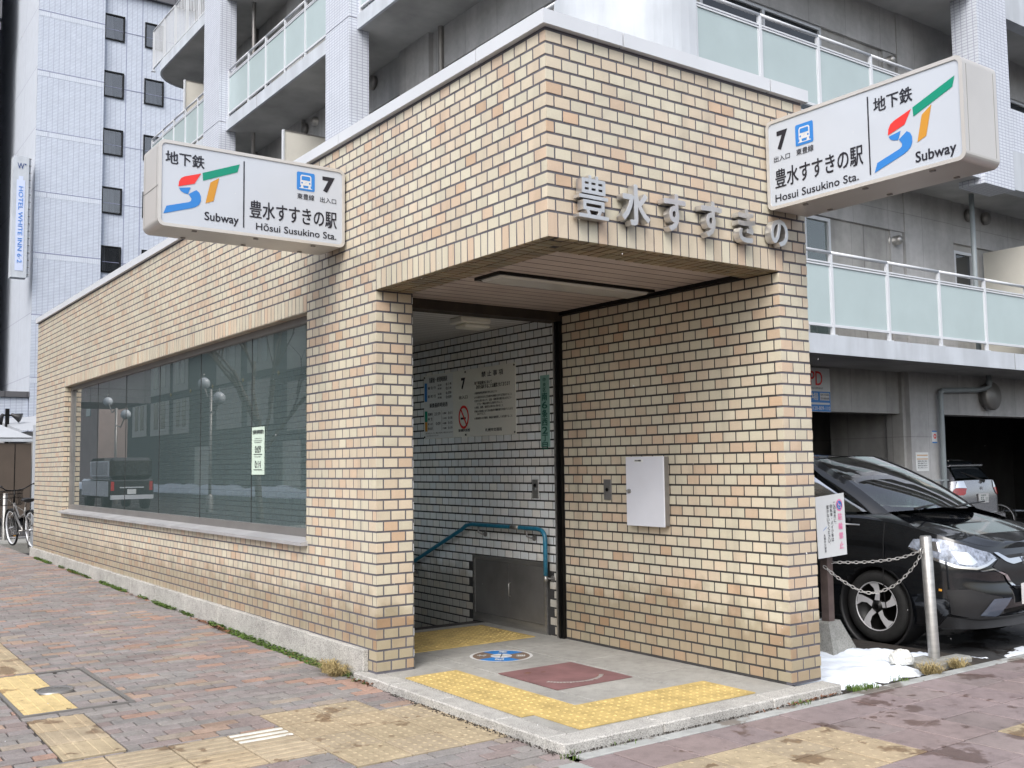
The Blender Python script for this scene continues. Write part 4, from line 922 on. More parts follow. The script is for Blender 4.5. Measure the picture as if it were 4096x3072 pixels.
# walls with window holes: list of (u0,u1,z0,z1) openings
def wallgrid(mb, u0, u1, z0, z1, op, f, m=0):
    us = sorted({u0, u1, *[a for q in op for a in q[:2]]}); zs = sorted({z0, z1, *[a for q in op for a in q[2:4]]})
    for a, b in zip(us, us[1:]):
        for c, d in zip(zs, zs[1:]):
            um, zm = (a+b)/2, (c+d)/2
            if any(q[0] < um < q[1] and q[2] < zm < q[3] for q in op): continue
            if a >= u0 and b <= u1 and c >= z0 and d <= z1: mb.face([f(a, c), f(b, c), f(b, d), f(a, d)], m)
fo = [(8.2, 9.38, 3.2, 5.08), (12.70, 13.28, 3.45, 4.98), (6.7, 9.33, 6.15, 8.05), (14.6, 16.4, 3.2, 5.1), (14.6, 16.4, 6.15, 8.05), (6.7, 9.33, 9.1, 11.0), (12.6, 13.3, 9.3, 10.9)]
G1 = (2.2, 9.2); 
so = [(6.2, 8.4, 9.1, 11.0), (17.2, 19.6, 9.1, 11.0), (12.0, 14.3, 9.1, 11.0), (6.1, 8.6, 6.15, 7.85), (12, 14.4, 12.05, 13.9)]
mb = MB()
wallgrid(mb, WX, XE, FL[0]-.01, 17.5, fo, lambda u, z: (u, WY, z)); mb.build('wall', ['conc'], ab)
mb = MB(); wallgrid(mb, WY, YE, FL[0]-.01, 17.5, so, lambda u, z: (WX, WY+YE-u, z) if False else (WX, u, z)); mb.face([(WX, YE, -.2), (XE, YE, -.2), (XE, YE, 17.5), (WX, YE, 17.5)]); mb.build('wall', ['conc'], ab)
mb = MB()
for x in (7.6, 10.2, 13.9): mb.box((x, WY-.004, FL[0]+.02), (x+.02, WY+.01, FL[1]-.3), 1)
mb.box((11.22, WY-.07, FL[0]), (12.6, WY+.02, 17)); mb.box((10.88, WY-.03, 3.1), (11.2, WY+.01, 17))     # pier
for zf in FL[1:]: mb.box((WX-.02, WY-.05, zf-.95), (XE, WY+.01, zf-ST), 0); mb.box((WX-.05, WY, zf-.95), (WX+.01, YE, zf-ST), 0)
mb.box((WX-.14, 10.0, FL[0]), (WX+.02, 11.0, 17)); mb.box((WX-.14, 15.2, FL[0]), (WX+.02, 16.0, 17)); mb.build('wall_pier', ['concl', 'alud'], ab)
def window(u0, u1, z0, z1, side, n=2, curt=False):
    mb = MB(); t = .05
    def bx(m_, a, b, c, d, p, q, mi=0):
        if side == 'f': m_.box((a, WY+p, c), (b, WY+q, d), mi)
        else: m_.box((WX+p, a, c), (WX+q, b, d), mi)
    bx(mb, u0, u1, z1-t, z1, -.015, .05); bx(mb, u0, u1, z0, z0+t, -.015, .05); bx(mb, u0, u0+t, z0+t, z1-t, -.015, .05); bx(mb, u1-t, u1, z0+t, z1-t, -.015, .05)
    for i in range(1, n): c = u0+(u1-u0)*i/n; bx(mb, c-.03, c+.03, z0+t, z1-t, -.01, .045)
    wf = mb.build('window', ['alu'], ab); mb = MB(); bx(mb, u0+.04, u1-.04, z0+.04, z1-.04, .02, .03); mb.build('pane', ['wglass' if curt else 'darkglass'], wf)
    if curt: mb = MB(); bx(mb, u0+.02, u1-.02, z0, z1, .09, .1); mb.build('curtain', ['curt'], wf); 
for q in fo: window(*q, 'f', 1 if q[1]-q[0] < .8 else 2, q[0] == 8.2)
for q in so: window(*q, 's', 2)
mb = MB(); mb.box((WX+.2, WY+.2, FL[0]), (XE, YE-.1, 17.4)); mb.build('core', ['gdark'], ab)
# ground storey: lintels, piers, garage box
mb = MB()
mb.box((7.0, 5.26, 2.17), (11.12, 5.5, 2.85)); mb.build('lintel', ['conc'], ab)
mb = MB(); mb.box((12.02, 5.12, 2.17), (XE, 5.45, 2.85)); mb.build('lintel', ['concl'], ab)
mb = MB(); mb.box((11.2, 5.12, -.2), (12.02, 5.6, 2.85)); mb.box((11.2, 5.6, -.2), (11.36, 6.65, 2.85), 1); mb.box((11.9, 5.6, -.2), (12.02, 11, 2.85), 1); mb.box((11.12, 5.2, -.2), (11.2, 5.5, 2.85), 1); mb.build('pier', ['concl', 'conc'], ab)
mb = MB(); mb.box((6.6, 5.3, -.2), (7.0, 5.7, 2.85)); mb.build('pier', ['conc'], ab)
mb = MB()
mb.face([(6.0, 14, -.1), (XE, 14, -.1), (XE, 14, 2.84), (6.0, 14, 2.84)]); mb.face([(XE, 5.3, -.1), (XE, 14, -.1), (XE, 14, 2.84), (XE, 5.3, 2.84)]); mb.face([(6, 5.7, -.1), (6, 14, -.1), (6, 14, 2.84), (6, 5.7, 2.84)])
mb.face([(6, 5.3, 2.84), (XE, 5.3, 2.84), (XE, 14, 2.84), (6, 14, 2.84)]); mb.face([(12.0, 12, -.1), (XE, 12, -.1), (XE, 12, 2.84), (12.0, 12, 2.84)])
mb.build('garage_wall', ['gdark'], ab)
# mosaic columns
for a, b in (((11.62, 3.93, 5.7), (12.5, 4.36, 17.5)), ((4.05, 10.55, 2.0), (4.42, 11.45, 8.93-.0)), ((4.05, 10.55, 8.945), (4.42, 11.45, 17.5)), ((4.05, 16.78, 2), (4.42, 17.8, 8.93)), ((4.05, 16.78, 8.945), (4.42, 17.8, 17.5))):
    mb = MB(); mb.box(a, b); mb.build('column', ['pmos'], ab)
mb = MB(); mb.box((4.06, 10.56, 8.9), (4.41, 11.44, 8.95)); mb.box((4.06, 16.79, 8.9), (4.41, 17.79, 8.95)); mb.build('column_joint', ['alud'], ab)
mb = MB(); mb.box((12.51, 3.985, 5.75), (XE, 4.2, 5.99+.4), 0); mb.box((12.51, 4.0, 6.4), (13.6, 4.2, 7.1), 1); mb.box((12.51, 3.99, 8.6), (XE, 4.2, 9.2), 0); mb.build('balcony_parapet', ['edge', 'pmos'], ab)
# railings
def railing(zf, P, glass=True, end0=True):
    """P = list of plan points of the posts"""
    mb = MB(); rts = []
    for i, (x, y) in enumerate(P): mb.box((x-.022, y-.022, zf), (x+.022, y+.022, zf+1.09)); mb.box((x-.05, y-.04, zf-.001), (x+.05, y+.04, zf+.012))
    for (ax, ay), (bx_, by) in zip(P, P[1:]):
        along_x = abs(bx_-ax) > abs(by-ay); w2 = .018
        def bar(z0, z1, w_=w2, sh=0):
            if along_x: mb.box((min(ax, bx_)+.0225, ay-w_, z0), (max(ax, bx_)-.0225, ay+w_, z1))
            else: mb.box((ax-w_, min(ay, by)+.0225, z0), (ax+w_, max(ay, by)-.0225, z1))
        mb.tube([(ax, ay, zf+1.115), (bx_, by, zf+1.115)], .024, 0, 10)
        if glass: bar(zf+.965, zf+.985); bar(zf+.93, zf+.95); bar(zf+.115, zf+.15); 
        else:
            bar(zf+.08, zf+.11); n = int(math.hypot(bx_-ax, by-ay)/.105)
            for k in range(1, n): t = k/n; mb.box((ax+(bx_-ax)*t-.009, ay+(by-ay)*t-.009, zf+.11), (ax+(bx_-ax)*t+.009, ay+(by-ay)*t+.009, zf+1.1))
    r_ = mb.build('railing', ['alu'], ab)
    if glass:
        for (ax, ay), (bx_, by) in zip(P, P[1:]):
            mb = MB(); e = .024
            if abs(bx_-ax) > abs(by-ay): mb.box((min(ax, bx_)+e, ay-.004, zf+.15), (max(ax, bx_)-e, ay+.004, zf+.93)); mb.box((min(ax, bx_)+e-.001, ay-.012, zf+.13), (min(ax, bx_)+e+.02, ay+.012, zf+.955), 1); mb.box((max(ax, bx_)-e-.02, ay-.012, zf+.13), (max(ax, bx_)-e+.001, ay+.012, zf+.955), 1)
            else: mb.box((ax-.004, min(ay, by)+e, zf+.15), (ax+.004, max(ay, by)-e, zf+.93))
            mb.build('glass_panel', ['frost', 'alu'], r_)
fx = [5.45, 6.63, 7.80, 8.97, 10.14, 11.3]
railing(FL[1], [(x, FY+.06) for x in fx]); railing(FL[2], [(x, FY+.06) for x in fx])
railing(FL[0], [(x, FY+.06) for x in (5.42, 6.66, 7.90, 9.15, 10.42, 11.66, 12.9, 14.15, 15.4, 16.6, 17.9)])
for zf, g in ((FL[1], True), (FL[2], True), (FL[3], True)):
    railing(zf, [(SX+.06, y) for y in (5.25, 6.2, 7.1, 8.0, 8.9, 9.8, 10.53)], g)
    railing(zf, [(SX+.06, y) for y in (11.47, 12.75, 13.7, 14.66, 15.6, 16.75)], g)
    railing(zf, [(SX+.06, y) for y in (17.82, 18.8, 19.7, 20.6, 21.5, 22.45)], zf != FL[3])
# solid curved corner panels
for zf in FL[1:4]:
    mb = MB(); c = (SX+RC, FY+RC)
    for i in range(16):
        a, b = R(270-90*i/16), R(270-90*(i+1)/16)
        for r0, fl in ((RC-.02, 0), (RC-.06, 1)):
            p = [(c[0]+r0*math.cos(t), c[1]+r0*math.sin(t)) for t in (a, b)]; q = [(*p[1], zf+.01), (*p[0], zf+.01), (*p[0], zf+1.12), (*p[1], zf+1.12)]
            mb.face(q[::-1] if fl else q, smooth=True)
        p = [(c[0]+r0*math.cos(t), c[1]+r0*math.sin(t)) for r0 in (RC-.02, RC-.06) for t in (a, b)]; mb.face([(*p[0], zf+1.12), (*p[2], zf+1.12), (*p[3], zf+1.12), (*p[1], zf+1.12)])
    mb.build('corner_panel', ['edge'], ab)
# partitions between balconies
for (a, b) in (((4.3, 13.83, FL[1]+.08), (5.38, 13.86, FL[1]+1.9)), ((4.3, 19.9, FL[2]+.08), (5.38, 19.93, FL[2]+1.9)), ((4.3, 7.9, FL[2]+.08), (5.38, 7.93, FL[2]+1.9))):
    mb = MB(); mb.box(a, b, 0); mb.box((a[0]-.03, a[1]-.02, a[2]), (a[0], b[1]+.02, b[2]+.02), 1); mb.box((a[0], a[1]-.01, b[2]), (b[0], b[1]+.01, b[2]+.02), 2); mb.build('partition', ['beige', 'alu', 'alud'], ab)
mb = MB(); mb.box((13.55, 4.15, FL[0]+.06), (13.58, 5.1, FL[0]+1.93), 0); mb.box((13.5, 4.1, FL[0]), (13.6, 4.149, FL[0]+1.96), 1); mb.build('partition', ['beige', 'alud'], ab)
# round vents and drain pipes
def vent(p, ax, r=.12, dk=False, dep=.12, name='vent'):
    mb = MB(); mb.lathe([(r*.8, 0), (r*.8, dep*.5), (r, dep*.5), (r, dep), (r*.92, dep*1.15), (0, dep*1.2)] if dk else [(r*1.25, 0), (r*1.2, .015), (r*.75, .02), (r*.75, dep), (r*.5, dep*1.3), (0, dep*1.35)], p, ax, 0, 20); mb.build(name, ['alud' if dk else 'steel'], ab)
vent((10.98, WY, 4.93), (0, -1, 0), .10); vent((11.02, WY, 7.9), (0, -1, 0), .10); vent((13.1, WY, 5.62), (0, -1, 0), .11, True); vent((13.62, WY, 5.63), (0, -1, 0), .11, True); vent((13.1, WY, 8.5), (0, -1, 0), .12, True); vent((6.5, WY, 5.2), (0, -1, 0), .10)
for y, z, d in ((15.15, 8.53, True), (14.65, 8.56, False), (12.1, 8.56, True), (13.2, 11.5, True)): vent((WX-.0, y, z), (-1, 0, 0), .13, d)
vent((13.40, 5.12, 2.50), (0, -1, 0), .24, True, .16)
mb = MB(); mb.tube([(13.18, 4.9, 2.84), (13.18, 4.9, 2.66), (13.15, 4.97, 2.62), (13.05, 5.02, 2.60), (11.99, 5.03, 2.555), (11.94, 5.03, 2.53), (11.93, 5.03, 2.46), (11.93, 5.03, -.1)], .042, 0, 12)
mb.lathe([(.05, 0), (.05, .05)], (11.93, 5.03, 2.42)); mb.lathe([(.05, 0), (.05, .05)], (13.18, 4.9, 2.7)); mb.box((11.6, 5.0, 1.09), (12.0, 5.015, 1.11)); mb.build('drain_pipe', ['pvc'], ab)
mb = MB(); mb.tube([(12.42, 4.62, FL[0]+.02), (12.42, 4.62, FL[1]-.26)], .04, 0, 12); mb.build('drain_pipe', ['pvc'], ab)
mb = MB(); mb.tube([(WX-.08, 9.7, FL[0]), (WX-.08, 9.7, 16)], .05); mb.build('drain_pipe', ['alud'], ab)
mb = MB(); mb.tube([(WX-.08, 17.9, FL[0]), (WX-.08, 17.9, 16)], .05); mb.build('drain_pipe', ['alud'], ab)
mb = MB(); mb.tube([(4.75, 16.6, FL[1]), (4.75, 16.6, 16)], .045); mb.build('drain_pipe', ['alud'], ab)
# signs on the garage
ps = thing('parking_sign', 'white and blue parking lot sign on the concrete lintel beside the tiled pillar', 'sign', (8.93, 5.25, 2.5))
mb = MB(); mb.box((-.42, -.02, -.34), (.42, -.0, .31)); mb.build('panel', ['paper'], ps)
mb = MB(); F = frame((0, -.0215, 0), X3, Z3); putpoly(mb, F, [(-.415, -.335), (.415, -.335), (.415, -.04), (-.415, -.04)], 0)
F = frame((0, -.0245, 0), X3, Z3); puttext(mb, F, 'PD', (-.05, .05, .24, .26), 1, .02); puttext(mb, F, 'DEVELOPMENT', (-.1, -.005, .25, .02), 2, 0); puttext(mb, F, '駐車場', (-.38, -.17, .13, -.06), 3, .03)
putpoly(mb, F, [(.17, -.17), (.39, -.17), (.39, -.06), (.17, -.06)], 3); putpoly(mb, F, [(-.38, -.235), (.39, -.235), (.39, -.205), (-.38, -.205)], 3); puttext(mb, F, '0120-809-110', (-.05, -.315, .40, -.26), 3, .03)
F = frame((0, -.0275, 0), X3, Z3); puttext(mb, F, 'AMS TOWER', (.18, -.105, .38, -.075), 4, .0); puttext(mb, F, '契約者駐車場', (.18, -.16, .38, -.125), 4, .0)
mb.build('lettering', ['blue', 'red', 'ink', 'white', 'ink'], ps)
wn = thing('wall_notice', 'white paper notice with a yellow band on the concrete pier between the garage openings', 'notice', (11.47, 5.12, 1.40))
mb = MB(); mb.box((-.17, -.006, -.15), (.17, 0, .15)); mb.build('sheet', ['paper'], wn)
mb = MB(); F = frame((0, -.008, 0), X3, Z3)
for z in (.105, .045): putpoly(mb, F, [(-.15, z-.006), (.15, z-.006), (.15, z+.006), (-.15, z+.006)], 0)
for i, s in enumerate(('無断駐車を発見した場合は', '警察へ通報いたします', '契約車以外の駐車は', '固くお断りします')): puttext(mb, F, s, (-.13, .0-i*.035, .13, .02-i*.035), 1, .01)
mb.build('lettering', ['orange', 'ink'], wn)
wn = thing('wall_sticker', 'small white sticker with a red mark half hidden by the drain pipe', 'sticker', (11.83, 5.12, 1.8)); mb = MB(); mb.box((-.06, -.005, -.10), (.08, 0, .10)); mb.build('sheet', ['paper'], wn)
mb = MB(); F = frame((0, -.007, 0), X3, Z3); ringpoly(mb, F, (.02, .01), .02, .04, 0, 16); putpoly(mb, F, [(-.06, .08), (.08, .08), (.08, .1), (-.06, .1)], 1); putpoly(mb, F, [(-.06, -.1), (.08, -.1), (.08, -.08), (-.06, -.08)], 1); mb.build('mark', ['red', 'blue'], wn)

# ================================================================== HOTEL AND OTHER BUILDINGS FAR LEFT
hb = thing('hotel_building', 'tall pale tiled hotel with dark square windows far behind on the left', 'hotel')
HY = 45.0
mb = MB(); mb.box((5.49, HY, -.2), (8.40, HY+14, 40)); mb.build('wall', ['htile'], hb)
wz = [23.3-1.27+.0, 20.48-1.27, 17.66-1.27, 14.83-1.27, 12.0-1.27, 9.2-1.27, 26.1-1.27]
mb = MB(); op = [(x, x+.93, z, z+1.27) for z in wz for x in (8.43+.0, 10.32)]
wallgrid(mb, 8.401, 14.0, -.2, 24.6, op, lambda u, z: (u, HY+.25, z)); mb.face([(14, HY+.25, -.2), (14, HY+14, -.2), (14, HY+14, 24.6), (14, HY+.25, 24.6)]); mb.face([(8.4, HY+.25, 24.6), (14, HY+.25, 24.6), (14, HY+14, 24.6), (8.4, HY+14, 24.6)])
mb.build('wall', ['htile'], hb)
mb = MB(); mb.box((8.41, HY+.02, 24.45), (14.1, HY+.3, 24.9)); mb.build('eave', ['dark'], hb)
mb = MB()
for k in range(12):
    z = 19.35+2.83*(k-7)+.42
    if z > .5: mb.box((5.47, HY-.012, z), (8.401, HY, z+.03)); mb.box((8.401, HY+.235, z-.05), (14, HY+.25, z-.03))
for x in (9.45, 10.2): mb.box((x, HY+.24, 0), (x+.02, HY+.25, 24.4))
mb.build('wall_joint', ['lav'], hb)
mb = MB()
for k in range(12):
    z = 19.35+2.83*(k-7)+.42
    for i in range(36): mb.box((5.5+i*.08, HY-.008, z-.24), (5.5+i*.08+.065, HY, z-.01))
mb.build('soldier_band', ['hsmooth'], hb)
for z in wz:
    for x in (8.43, 10.32):
        mb = MB(); t = .06
        for q in (((x, HY+.18, z), (x+.93, HY+.28, z+t)), ((x, HY+.18, z+1.27-t), (x+.93, HY+.28, z+1.27)), ((x, HY+.18, z+t), (x+t, HY+.28, z+1.27-t)), ((x+.93-t, HY+.18, z+t), (x+.93, HY+.28, z+1.27-t))): mb.box(*q)
        wf = mb.build('window', ['blackm'], hb); mb = MB(); mb.box((x+.05, HY+.24, z+.05), (x+.88, HY+.26, z+1.22)); mb.build('pane', ['hglass'], wf)
        mb = MB(); k = rng.uniform(.25, .8); mb.face([(x, HY+.5, z), (x+.93*k, HY+.5, z), (x+.93*k*rng.uniform(.75, 1), HY+.5, z+1.3), (x, HY+.5, z+1.3)]); mb.build('curtain', ['curt'], wf)
mb = MB(); mb.box((8.41, HY+.9, -.2), (13.9, HY+1.0, 24.4)); mb.build('core', ['gdark'], hb)
mb = MB(); mb.face([(5.485, HY+11, 4.9), (5.485, HY, 4.9), (5.485, HY, 40), (5.485, HY+11, 40)]); mb.build('wall', ['hsmooth'], hb)
mb = MB(); mb.box((-6, HY+.1, -.2), (5.47, HY+8, 4.72)); mb.build('wall', ['htile'], hb)
mb = MB(); mb.box((-6.1, HY, 4.73), (5.5, HY+8.1, 4.98)); mb.build('eave', ['dark'], hb)
mb = MB(); mb.box((3.2, HY+11, 4.9), (5.48, HY+20, 40)); mb.build('wall', ['htile'], hb)
db = thing('dark_building', 'dark grey clad building at the far left edge beyond the hotel', 'building')
mb = MB(); mb.box((-12, HY+5, 4.9), (4.62, HY+10.9, 23.7)); mb.build('wall', ['dark'], db)
mb = MB(); mb.box((-12.3, HY+4.7, 23.75), (4.65, HY+10.9, 60)); mb.box((-12.2, HY+4.8, 23.2), (4.64, HY+10.9, 23.6)); mb.build('upper_wall', ['dark'], db)
hs_ = thing('hotel_sign', 'tall narrow white vertical sign reading HOTEL WHITE INN on the hotel corner', 'sign', (4.85, 44.6, 12.77))
mb = MB(); mb.box((-.32, 0, -2.75), (.32, .55, 2.72)); mb.build('case', ['edge'], hs_)
mb = MB(); mb.box((.321, .1, -2.7), (.42, .14, 2.68), 1)
for z in np.arange(-2.6, 2.7, .33): mb.box((.33, .08, z), (.43, .16, z+.03), 0)
mb.build('bracket', ['alud', 'edge'], hs_)
mb = MB(); F = frame((0, -.012, 0), X3, Z3); putpoly(mb, F, [(-.17, -2.45), (.17, -2.45), (.17, -2.35), (.17, 1.65), (.09, 1.65), (.09, 1.82), (-.09, 1.82), (-.09, 1.65), (-.17, 1.65), (-.17, -2.35)], 0)
F = frame((0, -.024, 0), X3, Z3); puttext(mb, F, 'W', (-.16, 2.15, .12, 2.42), 1, .01); putpoly(mb, F, disc((.17, 2.38), .035, 12), 1)
F = frame((0, -.024, 0), -Z3, X3); puttext(mb, F, 'HOTEL WHITE INN 6·2', (-1.35, -.085, 2.1, .10), 2, .01)
mb.build('lettering', [flat('sign_tint', (.55, .62, .80)), flat('navy', (.03, .06, .2)), flat('sign_azure', (.05, .22, .62))], hs_)
# canopy hut, lamp pole, wall behind
th = thing('tarp_hut', 'brown sheeted shelter with a grey pyramid canopy beyond the bicycle', 'shelter')
TY = 28.3
mb = MB(); mb.face([(-2.0, TY, .1), (2.58, TY, .1), (2.58, TY, 2.26), (-2.0, TY, 2.26)]); mb.face([(2.58, TY, .1), (2.58, TY+4, .1), (2.58, TY+4, 2.26), (2.58, TY, 2.26)]); mb.box((2.13, TY-.008, .1), (2.15, TY-.001, 2.25), 1); mb.build('side_sheet', ['tarp', 'blackm'], th)
mb = MB(); ap_ = (.3, TY+2, 3.55); c4 = [(-2.05, TY-.05, 2.42), (2.66, TY-.05, 2.42), (2.66, TY+4.1, 2.42), (-2.05, TY+4.1, 2.42)]
for i in range(4): mb.face([c4[i], c4[(i+1) % 4], ap_])
mb.box((-2.05, TY-.06, 2.30), (2.66, TY-.03, 2.39), 1); mb.box((2.63, TY-.029, 2.30), (2.66, TY+4, 2.39), 1); mb.build('canopy', ['tarpr', 'edge'], th)
fl_ = thing('floodlight_pole', 'dark pole with two floodlights sticking up behind the grey canopy', 'floodlight', (2.75, 33.5, 0))
mb = MB(); mb.box((-.06, -.06, 0), (.06, .06, 3.55)); mb.box((-.16, -.03, 3.30), (.22, .03, 3.36)); mb.build('pole', ['blackm'], fl_)
for sx_ in (-1, 1): mb = MB(); mb.lathe([(.05, 0), (.07, .1), (.17, .32), (.16, .33), (0, .31)], (.12*sx_, 0, 3.36), (sx_*.8, -.3, -.35 if sx_ > 0 else -1.2), 0, 12); mb.build('lamp', ['blackp'], fl_)
sb_ = thing('small_shed', 'low pale roofed shed between the canopy and the entrance wall', 'shed'); mb = MB(); mb.box((2.9, 31, 0), (8, 36, 2.70), 0); mb.build('wall', ['conc'], sb_); mb = MB(); mb.face([(2.75, 30.8, 2.72), (8.2, 30.8, 3.2), (8.2, 36, 3.9), (2.75, 36, 3.3)]); mb.face([(2.75, 30.8, 2.72), (2.75, 36, 3.3), (2.75, 36, 2.7), (2.75, 30.8, 2.68)]); mb.build('roof', ['tarpr'], sb_)
wp = MB(); wp.box((.455, 16.5, 0), (.50, 16.54, 2.30)); tag(wp.build('white_post', ['edge']), 'slim white post just behind the far end of the long tiled wall', 'post')
# side street markings at the far left
mb = MB()
for y in (22.5, 20.4): mb.box((-4, y, -.139), (12, y+.12, -.136))
struct(mb.build('road_marking', ['white']))
mb = MB(); mb.box((-8, 17.2, -.2), (4.0, 17.45, .055)); mb.box((-8, 17.451, -.2), (3.9, 18.6, .06)); struct(mb.build('far_kerb', ['conct']))

# ================================================================== VEHICLES
def lerp(a, b, t): return a+(b-a)*t
class CarShape:
    """body = wrap of the plan outline from bumper foot to shoulder, a bonnet, and a greenhouse"""
    plan = [(.86, 0, 0.795, .19), (.852, .28, 0.800, .19), (.81, .52, 0.825, .19), (.70, .70, 0.875, .19), (.50, .795, 0.935, .19), (.2, .835, 1.000, .19), (-.2, .845, 1.035, .19), (-.8, .848, 1.020, .19), (-1.6, .848, 1.050, .19), (-2.3, .84, 1.080, .20), (-2.8, .80, 1.110, .24), (-3.02, .66, 1.140, .26), (-3.09, .35, 1.150, .27), (-3.10, 0, 1.150, .27)]
    base = [(.23, 0, 1.105), (.20, .32, 1.095), (.10, .58, 1.08), (-.08, .735, 1.07), (-.42, .775, 1.06), (-1.1, .79, 1.06), (-1.8, .79, 1.07), (-2.4, .77, 1.10), (-2.78, .70, 1.13), (-2.93, .5, 1.15), (-2.96, 0, 1.16)]
    roof = [(-.74, 0, 1.575), (-.755, .25, 1.570), (-.80, .46, 1.555), (-.92, .56, 1.540), (-1.1, .585, 1.550), (-1.45, .60, 1.565), (-1.95, .60, 1.560), (-2.35, .59, 1.535), (-2.55, .55, 1.510), (-2.62, .4, 1.505), (-2.63, 0, 1.510)]
    def curve(s, P, a):
        n = len(P)-1; a = max(0, min(.99999, a))*n; i = int(a); t = a-i; g = lambda k: Vector(P[max(0, min(n, k))] if len(P[0]) == 3 else P[max(0, min(n, k))][:3])
        p0, p1, p2, p3 = [np.array(P[max(0, min(n, i+k))]) for k in (-1, 0, 1, 2)]
        if i == 0: p0 = p1*2-p2; p0[1] = -p2[1]; p0[0] = p2[0]; p0[2] = p2[2]
        if i == n-1: p3 = np.array(P[n-1]); p3[1] = -p3[1]
        return .5*((2*p1)+(p2-p0)*t+(2*p0-5*p1+4*p2-p3)*t*t+(3*p1-p0-3*p2+p3)*t**3)
    def wrap(s, a, h, sy=-1, off=0):
        x, y, zs, zb = s.curve(s.plan, a); e = .002; q = s.curve(s.plan, min(1, a+e)); p = s.curve(s.plan, max(0, a-e)); tx, ty = q[0]-p[0], q[1]-p[1]; L = math.hypot(tx, ty) or 1; nx_, ny_ = ty/L, -tx/L
        if nx_*1+ny_*0 < 0 and a < .1: nx_, ny_ = -nx_, -ny_
        ins = .055*max(0, (h-.62)/.38)**1.7+.05*max(0, (.30-h)/.30)**1.5
        side = max(0, min(1, (a-.3)/.1))*max(0, min(1, (.85-a)/.1)); ins += side*.018*math.exp(-((h-.70)/.07)**2)-side*.006
        nose = max(0, 1-a/.26); ins += nose*(.03*math.exp(-((h-.58)/.09)**2)-.012*math.exp(-((h-.30)/.16)**2))
        nn = (abs(nx_) if a < .5 else -abs(nx_), abs(ny_))
        return Vector((x+nn[0]*(off-ins), (y+nn[1]*(off-ins))*(-sy)*-1 if False else (y+nn[1]*(off-ins))*sy, zb+(zs-zb)*h))
    def green(s, a, t, sy=-1, off=0):
        b, r = s.curve(s.base, a), s.curve(s.roof, a); bl = .05*4*t*(1-t); p = lerp(b, r, t); fr = 1 if a < .3 else (-1 if a > .85 else 0)
        return Vector((p[0]+(bl+off)*.5*fr, (p[1]+(bl*.5+off)*(1 if .2 < a < .9 else p[1]))*sy, p[2]+bl*.4*(abs(fr))))
    def bonnet(s, a, v, off=0):
        e = s.wrap(a, 1, 1); Y = max(e.y, 1e-4); zc = float(np.interp(-e.x, [-.87, -.8, -.66, -.4, -.05, .3], [.80, .845, .91, .98, 1.065, 1.09]))
        zc = max(zc, e.z+.004); y = Y*v; bx = e.x+(.0 if e.x > .1 else 0)
        return Vector((e.x, y, e.z+(zc-e.z)*(1-abs(v)**2.6)+off+.010*math.exp(-((abs(v)-.62)/.10)**2)*(1 if a > .1 else 0)))
def patch(mb, fn, poly, n=14, m=0, smooth=True):
    """fill a polygon given in surface parameters, mapped through fn; scan rows"""
    xs_ = [p[0] for p in poly]; x0, x1 = min(xs_), max(xs_); rows = []
    def ylim(x):
        ys_ = []
        for (ax, ay), (bx_, by) in zip(poly, poly[1:]+poly[:1]):
            if (ax-x)*(bx_-x) <= 0 and abs(ax-bx_) > 1e-9: ys_.append(ay+(by-ay)*(x-ax)/(bx_-ax))
        return (min(ys_), max(ys_)) if ys_ else (0, 0)
    for i in range(n+1):
        x = lerp(x0+1e-5, x1-1e-5, i/n); a, b = ylim(x); rows.append([mb.P(fn(x, lerp(a, b, j/5))) for j in range(6)])
    for A, B in zip(rows, rows[1:]):
        for j in range(5): mb.fi([A[j], B[j], B[j+1], A[j+1]], m, (1, 1, 1), smooth)
